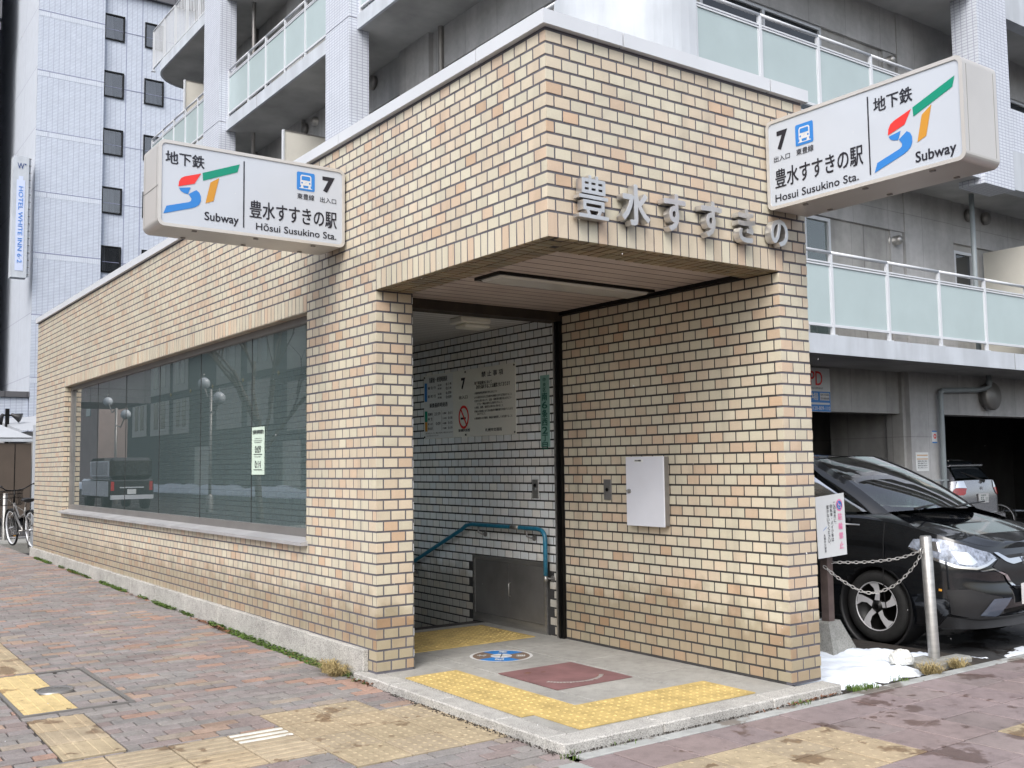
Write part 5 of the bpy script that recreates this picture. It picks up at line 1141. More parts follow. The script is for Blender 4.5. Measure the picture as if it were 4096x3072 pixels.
def wheel(root, x, y, sy, r=.302, kind='fit'):
    wr = bpy.data.objects.new('wheel', None); col.objects.link(wr); wr.parent = root; wr.location = (x, y, r)
    mb = MB(); o = (0, -.09*sy if False else 0, 0); ax = (0, sy, 0)
    mb.lathe([(.19, -.10), (r-.03, -.105), (r-.008, -.085), (r, -.06), (r, .05), (r-.008, .075), (r-.03, .092), (.205, .088), (.19, .07)], (0, 0, 0), ax, 0, 48); mb.build('tyre', ['rubber'], wr)
    mb = MB(); mb.lathe([(.205, .082), (.198, .075), (.190, .02), (.0, .015)], (0, 0, 0), ax, 1, 40); mb.lathe([(.206, .086), (.2, .09), (.196, .082)], (0, 0, 0), ax, 0, 40)
    ns = 5
    for k in range(ns):
        a0 = R(90+72*k)
        def pl(rr, da, h): a = a0+da; return (rr*math.cos(a), h*sy, rr*math.sin(a))
        sp = [(.055, -.5), (.10, -.34), (.150, -.22), (.197, -.13), (.197, .34), (.150, .16), (.10, .10), (.055, .45)]
        P = [pl(rr, d, .082-.012*(1-rr/.2)) for rr, d in sp]
        if sy < 0: P = P[::-1]
        P = P[::-1]
        mb.prism(P, (0, -.03*sy, 0), 0, 1)
        Q = [pl(rr, d, .074) for rr, d in ((.05, .4), (.10, .16), (.19, .36), (.19, 1.05), (.10, .85), (.05, .7))]; Q = Q[::-1] if sy > 0 else Q
    mb.lathe([(0, .088), (.028, .087), (.032, .08), (.058, .07), (.06, .05)], (0, 0, 0), ax, 1, 24); mb.build('rim', ['rim', 'blackm'], wr)
    mb = MB(); cyl(mb, (0, .0885*sy, 0), .02, .001*sy, (0, 1, 0)); 
    F = (Vector((0, .091*sy, 0)), Vector((1, 0, 0))*(-sy), Z3, Vector((0, sy, 0)))
    putpoly(mb, F, [(-.011, -.012), (-.007, -.012), (-.005, .012), (-.009, .012)], 1); putpoly(mb, F, [(.011, -.012), (.007, -.012), (.005, .012), (.009, .012)], 1); putpoly(mb, F, [(-.008, -.002), (.008, -.002), (.008, .003), (-.008, .003)], 1)
    mb.build('hub_cap', ['blackm', 'chrome'], wr)
    return wr
def plate(root, text, sub, x, z, sx, nm='number_plate'):
    mb = MB(); mb.box((x-.004, -.165, z-.0825), (x+.004, .165, z+.0825), 0)
    F = (Vector((x+.0055*sx, 0, z)), Vector((0, sx, 0)), Z3, Vector((sx, 0, 0))); puttext(mb, F, sub, (-.08, .035, .08, .07), 1, .01); puttext(mb, F, text, (-.10, -.065, .14, .02), 1, .02); puttext(mb, F, 'わ', (-.145, -.05, -.12, -.02), 1, .01)
    return mb.build(nm, ['white', 'gink'], root)
def car(name, label, cat, paint, loc, rz, rear=False):
    C_ = CarShape(); root = thing(name, label, cat, loc, None, rz); A, H = 96, 26
    wx = (0, -2.53); R0 = .345
    mb = MB()
    for sy in (-1, 1):
        idx = {}
        for i in range(A+1):
            for j in range(H+1):
                p = C_.wrap(i/A, j/H, sy)
                for cx_ in wx:
                    d = math.hypot(p.x-cx_, p.z-.30)
                    if abs(p.y) > .6 and R0-.035 < d < R0+.012: k = R0/d; p.x = cx_+(p.x-cx_)*k; p.z = .30+(p.z-.30)*k
                idx[i, j] = (mb.P(p), p)
        for i in range(A):
            for j in range(H):
                q = [idx[i, j], idx[i+1, j], idx[i+1, j+1], idx[i, j+1]]; c = sum((k[1] for k in q), Vector())/4
                if abs(c.y) > .6 and min(math.hypot(c.x-w_, c.z-.30) for w_ in wx) < R0-.004: continue
                f = [k[0] for k in q]; mb.fi(f[::-1] if sy > 0 else f, 0, (1, 1, 1), True)
    V_ = 24
    for i in range(int(A*.42)):
        r0 = [mb.P(C_.bonnet(i/A, v/V_*2-1)) for v in range(V_+1)]; r1 = [mb.P(C_.bonnet((i+1)/A, v/V_*2-1)) for v in range(V_+1)]
        for v in range(V_): mb.fi([r0[v], r0[v+1], r1[v+1], r1[v]], 0, (1, 1, 1), True)
    # shoulder between body top and glass foot, roof
    for sy in (-1, 1):
        prev = None
        for i in range(61):
            a = .235+(1-.235)*i/60; w0 = C_.wrap(.335+(1-.335)*i/60, 1, sy); g0 = C_.green(a, 0, sy, .004); cur = (mb.P(w0), mb.P((w0+g0)/2+Vector((0, 0, .006))), mb.P(g0))
            if prev:
                for k in range(2): f = [prev[k], cur[k], cur[k+1], prev[k+1]]; mb.fi(f[::-1] if sy > 0 else f, 0, (1, 1, 1), True)
            prev = cur
    NR = 60
    rows = []
    for i in range(NR+1):
        p = C_.curve(C_.roof, i/NR); rows.append([mb.P((p[0], p[1]*v/8, p[2]+.045*math.sin(min(1, max(0, (-.74-p[0])/1.9))*math.pi)**.6*(1-(v/8)**2))) for v in range(-8, 9)])
    for A_, B_ in zip(rows, rows[1:]):
        for v in range(16): mb.fi([A_[v], A_[v+1], B_[v+1], B_[v]], 0, (1, 1, 1), True)
    # pillars
    for sy in (-1, 1):
        for a0, a1 in ((.235, .30), (.52, .55), (.80, .88)):
            rws = [[mb.P(C_.green(lerp(a0, a1, i/6), t/8, sy, .006)) for t in range(9)] for i in range(7)]
            for A_, B_ in zip(rws, rws[1:]):
                for t in range(8): f = [A_[t], B_[t], B_[t+1], A_[t+1]]; mb.fi(f[::-1] if sy > 0 else f, 0, (1, 1, 1), True)
    mb.build('body', [paint], root)
    mb = MB()    # underbody, arches
    mb.box((-2.2, -.60, .17), (-.33, .60, .32)); mb.box((.33, -.58, .17), (.70, .58, .3)); mb.box((-2.95, -.6, .25), (-2.86, .6, .4))
    for cx_ in wx:
        for sy in (-1, 1):
            mb.lathe([(R0+.012, 0), (R0-.006, .004), (R0-.012, -.02), (R0-.012, -.30), (0, -.30)], (cx_, .842*sy, .30), (0, sy, 0), 0, 40)
    mb.build('underbody', ['blackp'], root)
    # glass
    mb = MB(); rws = []
    for i in range(-20, 21):
        a = abs(i)/20*.245; sy = -1 if i < 0 else 1; rws.append([mb.P(C_.green(a, .02+.96*t/10, sy)) for t in range(11)])
    for A_, B_ in zip(rws, rws[1:]):
        for t in range(10): mb.fi([A_[t], B_[t], B_[t+1], A_[t+1]], 0, (1, 1, 1), True)
    mb.build('windshield', ['carg'], root)
    mb = MB()
    for sy in (-1, 1):
        for a0, a1 in ((.30, .52), (.55, .80)):
            poly = [(a0, .02), (a1, .03), (a1, .93), (a0+.04 if a0 < .4 else a0, .93)]
            if a0 < .4: poly = [(a0, .04), (a1, .03), (a1, .93), (a0+.06, .90)]
            patch(mb, lambda a, t, sy=sy: C_.green(a, t, sy, .0), poly, 20)
    mb.build('side_window', ['carg'], root)
    mb = MB(); mb.box((-2.4, -.5, .5), (-.9, .5, .8)); mb.bev((-1.35, -.55, .5), (-1.15, -.1, 1.16), .05); mb.bev((-1.35, .1, .5), (-1.15, .55, 1.16), .05); mb.bev((-.45, -.62, .8), (-.05, .62, .92), .04)
    mb.lathe([(.17, -.012), (.182, 0), (.17, .012)], (-.62, .34, .93), (1, 0, .45), 0, 24); mb.build('interior', ['blackp'], root)
    mb = MB(); mb.box((-2.62, -.6, 1.0), (-2.58, .6, 1.12)); mb.build('parcel_shelf', ['blackp'], root)
    for cx_ in wx:
        for sy in (-1, 1): wheel(root, cx_, .735*sy, sy)
    return root, C_
bc, CS = car('black_car', 'black hatchback parked nose-out beside the tiled pillar', 'car', 'carblk', (4.99, .93, -.10), R(-91))
SCR = MB()
# wipers, lamps, grille, plate (front of the black car)
mb = MB()
for sgn, y0 in ((1, -.50), (1, .12)): mb.tube([CS.green(.02, .02)+Vector((.02, y0, .0)), Vector((.17, y0+.2, 1.13)), Vector((.145, y0+.52, 1.14))], [.012, .009, .006], 0, 6)
mb.build('wiper', ['blackp'], bc)
for sy in (-1, 1):
    mb = MB(); hp = [(.355, .80), (.345, .89), (.29, .96), (.20, .975), (.125, .945), (.105, .885), (.135, .79), (.175, .72), (.23, .70), (.31, .75)]
    patch(mb, lambda a, h, sy=sy: CS.wrap(a, h, sy, .005), hp, 26); hl = mb.build('headlight', ['lens'], bc)
    mb = MB(); patch(mb, lambda a, h, sy=sy: CS.wrap(a, h, sy, .0075), [(.23, .74), (.25, .86), (.20, .90), (.175, .80), (.19, .75)], 8); mb.build('lamp_reflector', ['chrome'], hl)
    mb = MB(); patch(mb, lambda a, h, sy=sy: CS.wrap(a, h, sy, .0078), [(.33, .83), (.32, .90), (.285, .93), (.28, .82)], 8); mb.build('lamp_reflector', ['chrome'], hl)
    mb = MB(); patch(mb, lambda a, h, sy=sy: CS.wrap(a, h, sy, .008), [(.105, .865), (.14, .775), (.178, .705), (.24, .685), (.32, .735), (.357, .79), (.355, .80), (.31, .755), (.23, .715), (.18, .735), (.145, .80), (.112, .885)], 20, 0); mb.build('lamp_rim', ['chrome'], hl)
    mb = MB(); fp = [(.26, .15), (.27, .42), (.20, .46), (.10, .38), (.09, .16), (.18, .11)]; patch(mb, lambda a, h, sy=sy: CS.wrap(a, h, sy, .003), fp, 16); ft = mb.build('bumper_inset', ['blackp'], bc)
    mb = MB(); patch(mb, lambda a, h, sy=sy: CS.wrap(a, h, sy, .010), [(.175, .15), (.135, .36), (.07, .37), (.115, .13)], 10); mb.build('bumper_blade', ['blade'], ft)
    mb = MB(); patch(mb, lambda a, h, sy=sy: CS.wrap(a, h, sy, .008), [(.27, .14), (.265, .125), (.18, .085), (.0, .085), (.0, .10), (.18, .10)], 14); mb.build('bumper_lip', ['blackm'], ft)
    mb = MB(); patch(mb, lambda a, h, sy=sy: CS.wrap(a, h, sy, .004), [(.0, -.02), (.0, .135), (.27, .12), (.30, -.02)], 20); mb.build('underside_shade', ['blackp'], bc)  # added dark patch paints shade under the nose, hiding the bright paving reflection
    mb = MB(); patch(mb, lambda a, h, sy=sy: CS.wrap(a, h, sy, .006), [(.0, .50), (.0, .93), (.06, .92), (.10, .86), (.125, .77), (.12, .74), (.085, .70), (.05, .52)], 14); gr = mb.build('grille', ['blackp'], bc)
    mb = MB(); patch(mb, lambda a, h, sy=sy: CS.wrap(a, h, sy, .012), [(.0, .83), (.0, .89), (.06, .875), (.095, .955), (.11, .95), (.075, .84), (.05, .80)], 14); patch(mb, lambda a, h, sy=sy: CS.wrap(a, h, sy, .012), [(.0, .475), (.0, .50), (.045, .505), (.075, .665), (.125, .745), (.172, .70), (.17, .685), (.125, .725), (.085, .655), (.052, .475)], 20); mb.build('chrome_strip', ['chrome'], gr)
mb = MB(); F = (Vector((CS.wrap(0, .86, -1, .02).x, 0, CS.wrap(0, .86).z)), Vector((0, 1, 0)), Z3, Vector((1, 0, 0)))
for pts in ([(-.05, -.045), (-.033, -.045), (-.022, .045), (-.042, .045)], [(.05, -.045), (.033, -.045), (.022, .045), (.042, .045)], [(-.036, -.008), (.036, -.008), (.036, .012), (-.036, .012)]): putpoly(mb, F, pts)
mb.build('badge', ['chrome'], bc)
plate(bc, '・・53', '札幌 501', CS.wrap(0, .3).x+.03, .44, 1)
mb = MB()
for sy in (-1,):
    for h0 in (.74,): patch(mb, lambda a, h, sy=sy: CS.wrap(a, h, sy, .004), [(.80*.35, .395), (.80*.35, .42), (.80*.35+.008, .42), (.80*.35+.008, .395)], 3)
mb.build('side_marker', ['orange'], bc)
for sy in (-1, 1): mb = MB(); mb.lathe([(0, 0), (.06, .01), (.085, .06), (.08, .12), (.03, .15), (0, .15)], (-.42, .84*sy, 1.06), (.0, sy, .1), 0, 16); mb.build('side_mirror', ['carblk'], bc)
mb = MB()      # door shut lines and bonnet seam
for sy in (-1, 1):
    for a in (.405, .60, .75): patch(mb, lambda a_, h, sy=sy: CS.wrap(a_, h, sy, .0025), [(a, .12), (a, .99), (a+.0022, .99), (a+.0022, .12)], 2)
    for i in range(30):
        a0, a1 = .10+i*.0095, .10+(i+1)*.0095; P = [CS.bonnet(a0, .93*sy, .003), CS.bonnet(a1, .93*sy, .003), CS.bonnet(a1, .94*sy, .003), CS.bonnet(a0, .94*sy, .003)]; mb.face(P if sy < 0 else P[::-1])
mb.build('panel_gap', ['blackp'], bc)
# silver car in the garage, tail towards the street
sc_, C2 = car('silver_car', 'silver hatchback seen from behind inside the open garage', 'car', 'carsil', (14.55, 9.0, -.1), R(90))
mb = MB(); patch(mb, lambda a, t: C2.green(.99-abs(a), .08+.84*t, -1 if a < 0 else 1, .012), [(-.10, 0), (.10, 0), (.085, 1), (-.085, 1)], 20); mb.build('rear_window', ['darkglass'], sc_)
for sy in (-1, 1):
    mb = MB(); patch(mb, lambda a, h, sy=sy: C2.wrap(a, h, sy, .012), [(.80, .72), (.885, .70), (.90, .84), (.83, .86)], 8); tl_ = mb.build('tail_light', ['lensr'], sc_)
    mb = MB(); patch(mb, lambda a, h, sy=sy: C2.wrap(a, h, sy, .012), [(.835, .865), (.90, .845), (.895, .99), (.85, .99)], 8); mb.build('reversing_lamp', ['chrome'], tl_)
plate(sc_, '55-11', '札幌 502', C2.wrap(.999, .5).x-.02, .82, -1)
mb = MB(); mb.tube([(-3.1, -.1, 1.12), (-3.02, -.05, 1.17), (-2.86, .30, 1.30)], [.03, .015, .008], 0, 8); mb.build('wiper', ['blackp'], sc_)
mb = MB(); mb.bev((-2.82, -.55, 1.40), (-2.55, .55, 1.44), .012); mb.build('spoiler', ['carsil'], sc_)
mb = MB(); mb.bev((-3.16, -.68, .30), (-3.02, .68, .55), .03); mb.build('rear_bumper', ['carsil'], sc_)
mb = MB(); F = (Vector((C2.wrap(.999, .9).x-.02, 0, 1.0)), Vector((0, -1, 0)), Z3, Vector((-1, 0, 0)))
for pts in ([(-.04, -.035), (-.026, -.035), (-.018, .035), (-.034, .035)], [(.04, -.035), (.026, -.035), (.018, .035), (.034, .035)], [(-.03, -.006), (.03, -.006), (.03, .010), (-.03, .010)]): putpoly(mb, F, pts)
mb.build('badge', ['chrome'], sc_)
# ------------------------------------------------------------------ bicycles
def bicycle(name, label, loc, rz, frame_m='steeld', basket=True, lean=0, group=None):
    t = thing(name, label, 'bicycle', loc, group, rz); t.rotation_euler = (lean, 0, rz); rw = .33
    for x, nm in ((0, 'wheel'), (1.08, 'wheel')):
        w_ = bpy.data.objects.new(nm, None); col.objects.link(w_); w_.parent = t; w_.location = (x, 0, rw)
        mb = MB(); mb.lathe([(rw-.03, -.014), (rw-.008, -.018), (rw, 0), (rw-.008, .018), (rw-.03, .014)], (0, 0, 0), (0, 1, 0), 0, 40); mb.build('tyre', ['rubber'], w_)
        mb = MB(); mb.lathe([(rw-.045, -.011), (rw-.028, -.014), (rw-.028, .014), (rw-.045, .011), (rw-.045, -.011)], (0, 0, 0), (0, 1, 0), 0, 40); mb.tube([(0, -.05, 0), (0, .05, 0)], .016); mb.build('rim', ['alu'], w_)
        mb = MB()
        for k in range(28): a = k*2*math.pi/28; s = .02 if k % 2 else -.02; mb.tube([(.02*math.cos(a+1.2), s, .02*math.sin(a+1.2)), ((rw-.04)*math.cos(a), 0, (rw-.04)*math.sin(a))], .0014, 0, 4, caps=False)
        mb.build('spokes', ['steel'], w_)
        mb = MB(); 
        for k in range(18): a0, a1 = R(-5+k*9.5), R(-5+(k+1)*9.5); mb.face([((rw+.02)*math.cos(a), yy, (rw+.02)*math.sin(a)) for a, yy in ((a0, -.028), (a1, -.028), (a1, .028), (a0, .028))])
        mb.build('mudguard', ['blackm'], w_)
    mb = MB(); BB = (.44, 0, .30); ST_ = (.27, 0, .72); HT = (.86, 0, .78); HB = (.90, 0, .62)
    for P, r_ in (([BB, ST_], .016), ([BB, (.62, 0, .38), HB], .02), ([(.33, 0, .60), (.62, 0, .52), HT], .017), ([(0, .05, rw), BB], .011), ([(0, -.05, rw), BB], .011), ([(0, .05, rw), (.30, .02, .66)], .009), ([(0, -.05, rw), (.30, -.02, .66)], .009), ([HT, HB], .02), ([HB, (.93, .05, .55), (1.08, .05, rw)], .011), ([HB, (.93, -.05, .55), (1.08, -.05, rw)], .011), ([(0, .06, rw), (-.08, .10, .02)], .008), ([(0, -.06, rw), (-.08, -.10, .02)], .008)): mb.tube(P, r_, 0, 8)
    mb.build('frame', [frame_m], t)
    mb = MB(); mb.tube([(.86, 0, .78), (.83, 0, 1.0)], .013); mb.tube([(.55, .30, 1.10), (.68, .28, 1.11), (.80, .16, 1.03), (.84, 0, 1.0), (.80, -.16, 1.03), (.68, -.28, 1.11), (.55, -.30, 1.10)], .011, 0, 8); mb.build('handlebar', ['blackm'], t)
    mb = MB()
    for s in (-1, 1): mb.tube([(.66, .283*s, 1.108), (.54, .30*s, 1.10)], .018, 0, 8)
    mb.build('grips', ['rubber'], t)
    mb = MB(); mb.tube([ST_, (.24, 0, .84)], .012); mb.build('seat_post', ['steel'], t)
    mb = MB()
    sec = [(.06, .10, .85), (.12, .115, .86), (.22, .08, .865), (.32, .035, .865), (.40, .02, .86)]; rg = []
    for x, w2, z in sec: rg.append([mb.P((x, w2*math.cos(a), z+(.018 if math.sin(a) > 0 else .045)*math.sin(a))) for a in [k*2*math.pi/12 for k in range(12)]])
    for A_, B_ in zip(rg, rg[1:]):
        for j in range(12): mb.fi([A_[j], B_[j], B_[(j+1) % 12], A_[(j+1) % 12]], 0, (1, 1, 1), True)
    mb.fi(rg[0]); mb.fi(rg[-1][::-1]); mb.build('saddle', ['blackp'], t)
    mb = MB(); mb.lathe([(.08, -.004), (.09, 0), (.08, .004)], (.44, .05, .30), (0, 1, 0)); mb.tube([(.44, .07, .30), (.56, .08, .22)], .009, 0, 6); mb.tube([(.44, -.07, .30), (.32, -.08, .38)], .009, 0, 6); mb.tube([(.44, -.08, .3), (.44, .08, .3)], .014); mb.build('crank', ['steel'], t)
    for px, pz, s in ((.56, .22, 1), (.32, .38, -1)): mb = MB(); mb.box((px-.045, .09*s-.0, pz-.012), (px+.045, .09*s+.08*s, pz+.012), 0); mb.box((px-.047, .11*s, pz-.008), (px+.047, .15*s, pz+.008), 1); mb.build('pedal', ['blackp', 'orange'], t)
    if basket:
        mb = MB(); x0, x1, y0, y1, z0, z1 = .93, 1.22, -.17, .17, .74, 1.0
        for z, e in ((z1, .012), (z0, -.03), ((z0+z1)/2, -.01), (z0+.20, 0)): mb.tube([(x0-e, y0-e, z), (x1+e, y0-e, z), (x1+e, y1+e, z), (x0-e, y1+e, z)], .004 if z < z1 else .006, 0, 6, closed=True)
        for k in range(13): y = lerp(y0, y1, k/12); [mb.tube([(x_, y, z0), (x_, y, z1)], .002, 0, 4, caps=False) for x_ in (x0, x1)]; mb.tube([(x0, y, z0), (x1, y, z0)], .002, 0, 4, caps=False)
        for k in range(11): x = lerp(x0, x1, k/10); [mb.tube([(x, y_, z0), (x, y_, z1)], .002, 0, 4, caps=False) for y_ in (y0, y1)]
        mb.build('basket', ['blackm'], t)
    return t
rp, fp_ = Vector((.24, 15.15, 0)), Vector((.10, 16.22, 0)); d = fp_-rp
bicycle('bicycle', 'black city bicycle with front basket parked at the far end of the long tiled wall', (rp.x, rp.y, .08), math.atan2(d.y, d.x), lean=R(-4))
bicycle('bicycle', 'dark bicycle without basket at the right edge of the garage', (16.3, 6.6, -.1), R(100), 'blackm', False, R(6), 'bicycles in the garage')
bicycle('bicycle', 'dark bicycle with front basket beside the tail of the silver car', (15.75, 7.1, -.1), R(80), 'blackm', True, R(-5), 'bicycles in the garage')

# ------------------------------------------------------------------ bollards, chains, no-parking sign, stone, bag
def bollard(label, base, top, r, grp='steel chain bollards'):
    t = thing('bollard', label, 'bollard', base, grp); d = Vector(top)-Vector(base); L = d.length; mb = MB()
    mb.lathe([(r, -.1), (r, L-.006), (r-.004, L-.001), (0, L)], (0, 0, 0), d, 0, 24); mb.build('post', ['steel'], t)
    mb = MB(); q = d.normalized()*(L-.11); mb.lathe([(.022, 0), (.027, .005), (.022, .010), (.018, .005), (.022, 0)], q+Vector((-r-.012, 0, 0)), (0, 1, 0), 0, 12); mb.build('chain_ring', ['steel'], t); return t
bollard('leaning brushed steel bollard beside the nose of the black car', (3.572, .05, -.03), (3.528, .05, .866), .041)
bollard('steel bollard at the far left beyond the parked bicycle', (.30, 18.37, .06), (.30, 18.37, .99), .045)
def chain(label, P, n, link=.020, r=.0028, grp='chains'):
    pts = [Vector(p) for p in P]; mb = MB()
    # resample along the curve
    cv = catmull(pts, 40); L = [0]
    for a, b in zip(cv, cv[1:]): L.append(L[-1]+(b-a).length)
    n = int(L[-1]/(link*1.45)); 
    for k in range(n):
        s = (k+.5)/n*L[-1]; i = max(0, next((j for j in range(len(L)) if L[j] >= s), len(L)-1)-1); t_ = (s-L[i])/max(1e-6, L[i+1]-L[i]); p = cv[i].lerp(cv[i+1], t_); d = (cv[i+1]-cv[i]).normalized()
        u = d.cross(Z3).normalized(); w_ = d.cross(u); nn = (u if k % 2 else w_); nn = (nn*.9+ (w_ if k % 2 else u)*.35).normalized()
        ring = [p+d*(link*math.cos(a))+nn*(link*.5*math.sin(a)) for a in [q*math.pi/5 for q in range(10)]]; mb.tube(ring, r, 0, 5, closed=True)
    return tag(mb.build('chain', ['steel']), label, 'chain', grp)
chain('upper galvanised chain stretched nearly straight from the sign post to the bollard', [(3.16, .63, .655), (3.30, .40, .665), (3.42, .2, .70), (3.485, .05, .765)], 20)
chain('lower galvanised chain sagging between the sign post and the bollard', [(3.10, .64, .63), (3.17, .52, .52), (3.27, .38, .44), (3.37, .24, .49), (3.44, .12, .62), (3.485, .05, .752)], 20)
chain('thin chain hanging from the far bollard behind the bicycle', [(.34, 18.37, .88), (.7, 18.5, .62), (1.2, 18.7, .5), (1.9, 19, .6)], 20)
sp_ = thing('no_parking_sign', 'white bicycle no-parking sign with pink lettering on a brown post in a stone block', 'sign', (3.145, .65, 0))
mb = MB(); mb.box((-.033, -.033, .15), (.033, .033, .72), 0); mb.build('post', ['rust2'], sp_)
mb = MB(); P = [(-.215, -.10, .70), (.125, -.10, .715), (.110, -.10, 1.183), (-.232, -.10, 1.158)]; mb.prism([p for p in P], (0, .006, 0)); pl = mb.build('plate', ['paper'], sp_)
mb = MB(); mb.tube([(.12, -.09, .945), (.30, -.09, .93)], .007, 0, 6); mb.box((-.20, -.093, .9), (.10, -.085, .93)); mb.build('bracket', ['steel'], sp_)
ez = Vector((-.017, 0, .463)).normalized(); ex = Vector((.34, 0, .020)).normalized(); F = (Vector((-.215, -.1025, .70)), ex, ez, Vector((0, -1, 0)))
mb = MB(); ringpoly(mb, F, (.277, .375), .034, .046, 0, 24, .85); putpoly(mb, F, disc((.277, .375), .0335, 24, ry=.0335), 1)
F5 = (F[0]+Vector((0, -.001, 0)), ex, ez, F[3]); putpoly(mb, F5, [(.25, .40), (.256, .405), (.306, .352), (.30, .347)], 0)
ringpoly(mb, F5, (.264, .373), .006, .009, 2, 12); ringpoly(mb, F5, (.288, .373), .006, .009, 2, 12); putpoly(mb, F5, [(.25, .353), (.30, .353), (.30, .357), (.25, .357)], 2)
z = .315
for ch in '駐輪禁止': puttext(mb, F5, ch, (.252, z-.052, .302, z), 0, .03); z -= .072
def vtext(mb, F_, s, x, z, sz, m, step=None, off=.01):
    for ch in s:
        if ch == '・': putpoly(mb, F_, disc((x, z-sz*.5), sz*.1, 8), m)
        elif ch in '、。': putpoly(mb, F_, disc((x+sz*.3, z-sz*.2), sz*.09, 8), m)
        else: puttext(mb, F_, ch, (x-sz/2, z-sz, x+sz/2, z), m, off)
        z -= step or sz*1.16
vtext(mb, F5, 'この場所に、', .215, .405, .027, 3); vtext(mb, F5, '自転車・バイク等は', .175, .39, .027, 3); vtext(mb, F5, '置かないでください。', .134, .385, .027, 3, .0315)
vtext(mb, F5, '札幌市交通局', .082, .175, .020, 3); 
putpoly(mb, F5, [(.055, .198), (.085, .215), (.11, .23), (.105, .222), (.08, .208)], 1)
mb.build('lettering', ['pink', 'blue', 'white', 'ink'], sp_)
mb = MB(); q0 = [(-.085, -.10), (.24, -.07), (.25, .22), (-.06, .22)]; q1 = [(-.06, -.05), (.115, -.03), (.12, .14), (-.05, .14)]
b0 = [mb.P((x, y, -.10)) for x, y in q0]; m0 = [mb.P((x*.97+.002, y*.97, .0)) for x, y in q0]; t0 = [mb.P((x, y, .20)) for x, y in q1]; t1 = [mb.P((x*.9+.004, y*.9, .215)) for x, y in q1]
for A_, B_ in ((b0, m0), (m0, t0), (t0, t1)):
    for i in range(4): mb.fi([A_[i], A_[(i+1) % 4], B_[(i+1) % 4], B_[i]], 0, (.33, .33, .31))
mb.fi(t1, 0, (.33, .33, .31)); mb.build('stone_block', ['conct'], sp_)
cb_ = MB(); cb_.bev((3.36, -.10, -.12), (3.62, .17, -.028), .01); o = tag(cb_.build('concrete_block', ['conct']), 'low weathered concrete block under the leaning bollard', 'concrete block', 'concrete blocks in the edging')
cb_ = MB(); cb_.bev((3.66, -.06, -.16), (3.90, .08, -.035), .015); tag(cb_.build('concrete_block', ['conct']), 'small dark concrete block on the right of the bollard base', 'concrete block', 'concrete blocks in the edging')
def lump(name, mat, loc, sc, seed, lab, cat, amp=.25):
    mb = MB(); n, m_ = 22, 14; g = []
    for j in range(m_+1):
        ph = math.pi*j/m_; rw_ = []
        for i in range(n):
            th_ = 2*math.pi*i/n; x, y, z = math.sin(ph)*math.cos(th_), math.sin(ph)*math.sin(th_), math.cos(ph); k = 1+amp*hn(x*2+seed, y*2+z*1.7, 1.7, seed)*.6
            rw_.append(mb.P((x*sc[0]*k, y*sc[1]*k, max(-.3, z)*sc[2]*k)))
        g.append(rw_)
    for A_, B_ in zip(g, g[1:]):
        for i in range(n): mb.fi([A_[i], B_[i], B_[(i+1) % n], A_[(i+1) % n]])
    o = mb.build(name, [mat]); o.location = loc; return tag(o, lab, cat)
lump('plastic_bag', 'plastic', (3.24, .10, -.01), (.09, .08, .075), 2.2, 'crumpled translucent plastic bag on the snow left of the bollard', 'plastic bag', .16)
snow('snow_patch', 'small cap of snow on the stone block behind the sign post', [(3.14, .70), (3.27, .68), (3.27, .80), (3.12, .80)], .20, .035, 16, 12, 3, .05)

# ================================================================== ACROSS THE STREET (seen mirrored in the long window)
tb = thing('timbered_building', 'dark half-timbered building with beige panels across the wide street', 'building')
mb = MB(); mb.box((-30, 46, -.1), (-20.02, 84.5, 11.5)); mb.build('wall', ['timber'], tb)
pn = [(79.5, 83.04, 7.2, 9.54), (72.9, 77.9, 7.21, 9.7), (68.69, 72.14, 7.19, 9.88), (78.83, 82.86, 4.12, 6.65), (72.98, 77.74, 4.07, 6.66), (68.36, 72.0, 4.06, 6.61), (58.34, 62.74, 7.07, 9.6), (58.11, 62.66, 4.06, 6.78), (52.98, 57.09, 4.08, 6.86), (53.04, 57.15, 7.42, 9.72), (48.38, 50.92, 7.13, 9.56), (48.35, 50.88, 3.59, 6.4), (64, 67, 0.3, 3), (49, 51.5, .3, 3)]
for k, (a, b, c, d) in enumerate(pn):
    mb = MB(); mb.box((-20.019, a, c), (-19.97, b, d)); mb.build('render_panel', ['beige'], tb)
    if a > 66 or k in (6, 9):
        for f in ((.2, .42), (.58, .8)): mb = MB(); mb.box((-19.969, a+(b-a)*f[0], c+.5), (-19.95, a+(b-a)*f[1], d-.05)); mb.build('window', ['darkglass'], tb)
mb = MB()
for y in (52, 57.7, 63.3, 67.9, 72.4, 78.4): mb.lathe([(0, 0), (.12, .02), (.16, .06), (0, .1)], (-19.96, y, 7.0), (1, 0, 0), 0, 12)
mb.build('ornament', ['gold'], tb)
pb_ = thing('pinkish_building', 'plain pinkish multi-storey building farther along across the street', 'building')
mb = MB(); mb.box((-34, 92, -.1), (-19.5, 130, 30)); mb.build('wall', ['pinkb'], pb_)
for y in (95, 101, 107, 113):
    for z in (6.5, 9.5, 12.5): mb = MB(); mb.box((-19.5, y, z), (-19.45, y+1.6, z+1.3)); mb.build('window', ['frost'], pb_)
gb = thing('grey_building', 'plain beige building facing the entrance from across the street', 'building')
mb = MB(); mb.box((-34, 8, -.1), (-20.5, 44, 13)); mb.build('wall', ['conc'], gb)
for y in range(10, 42, 4):
    for z in (4, 7.2, 10.3): mb = MB(); mb.box((-20.5, y, z), (-20.45, y+2, z+1.5)); mb.build('window', ['darkglass'], gb)
mb = MB(); mb.box((-20.4, -60, -.1), (-17.6, 120, .06)); struct(mb.build('far_pavement', ['conct']))
mb = MB(); n = 160
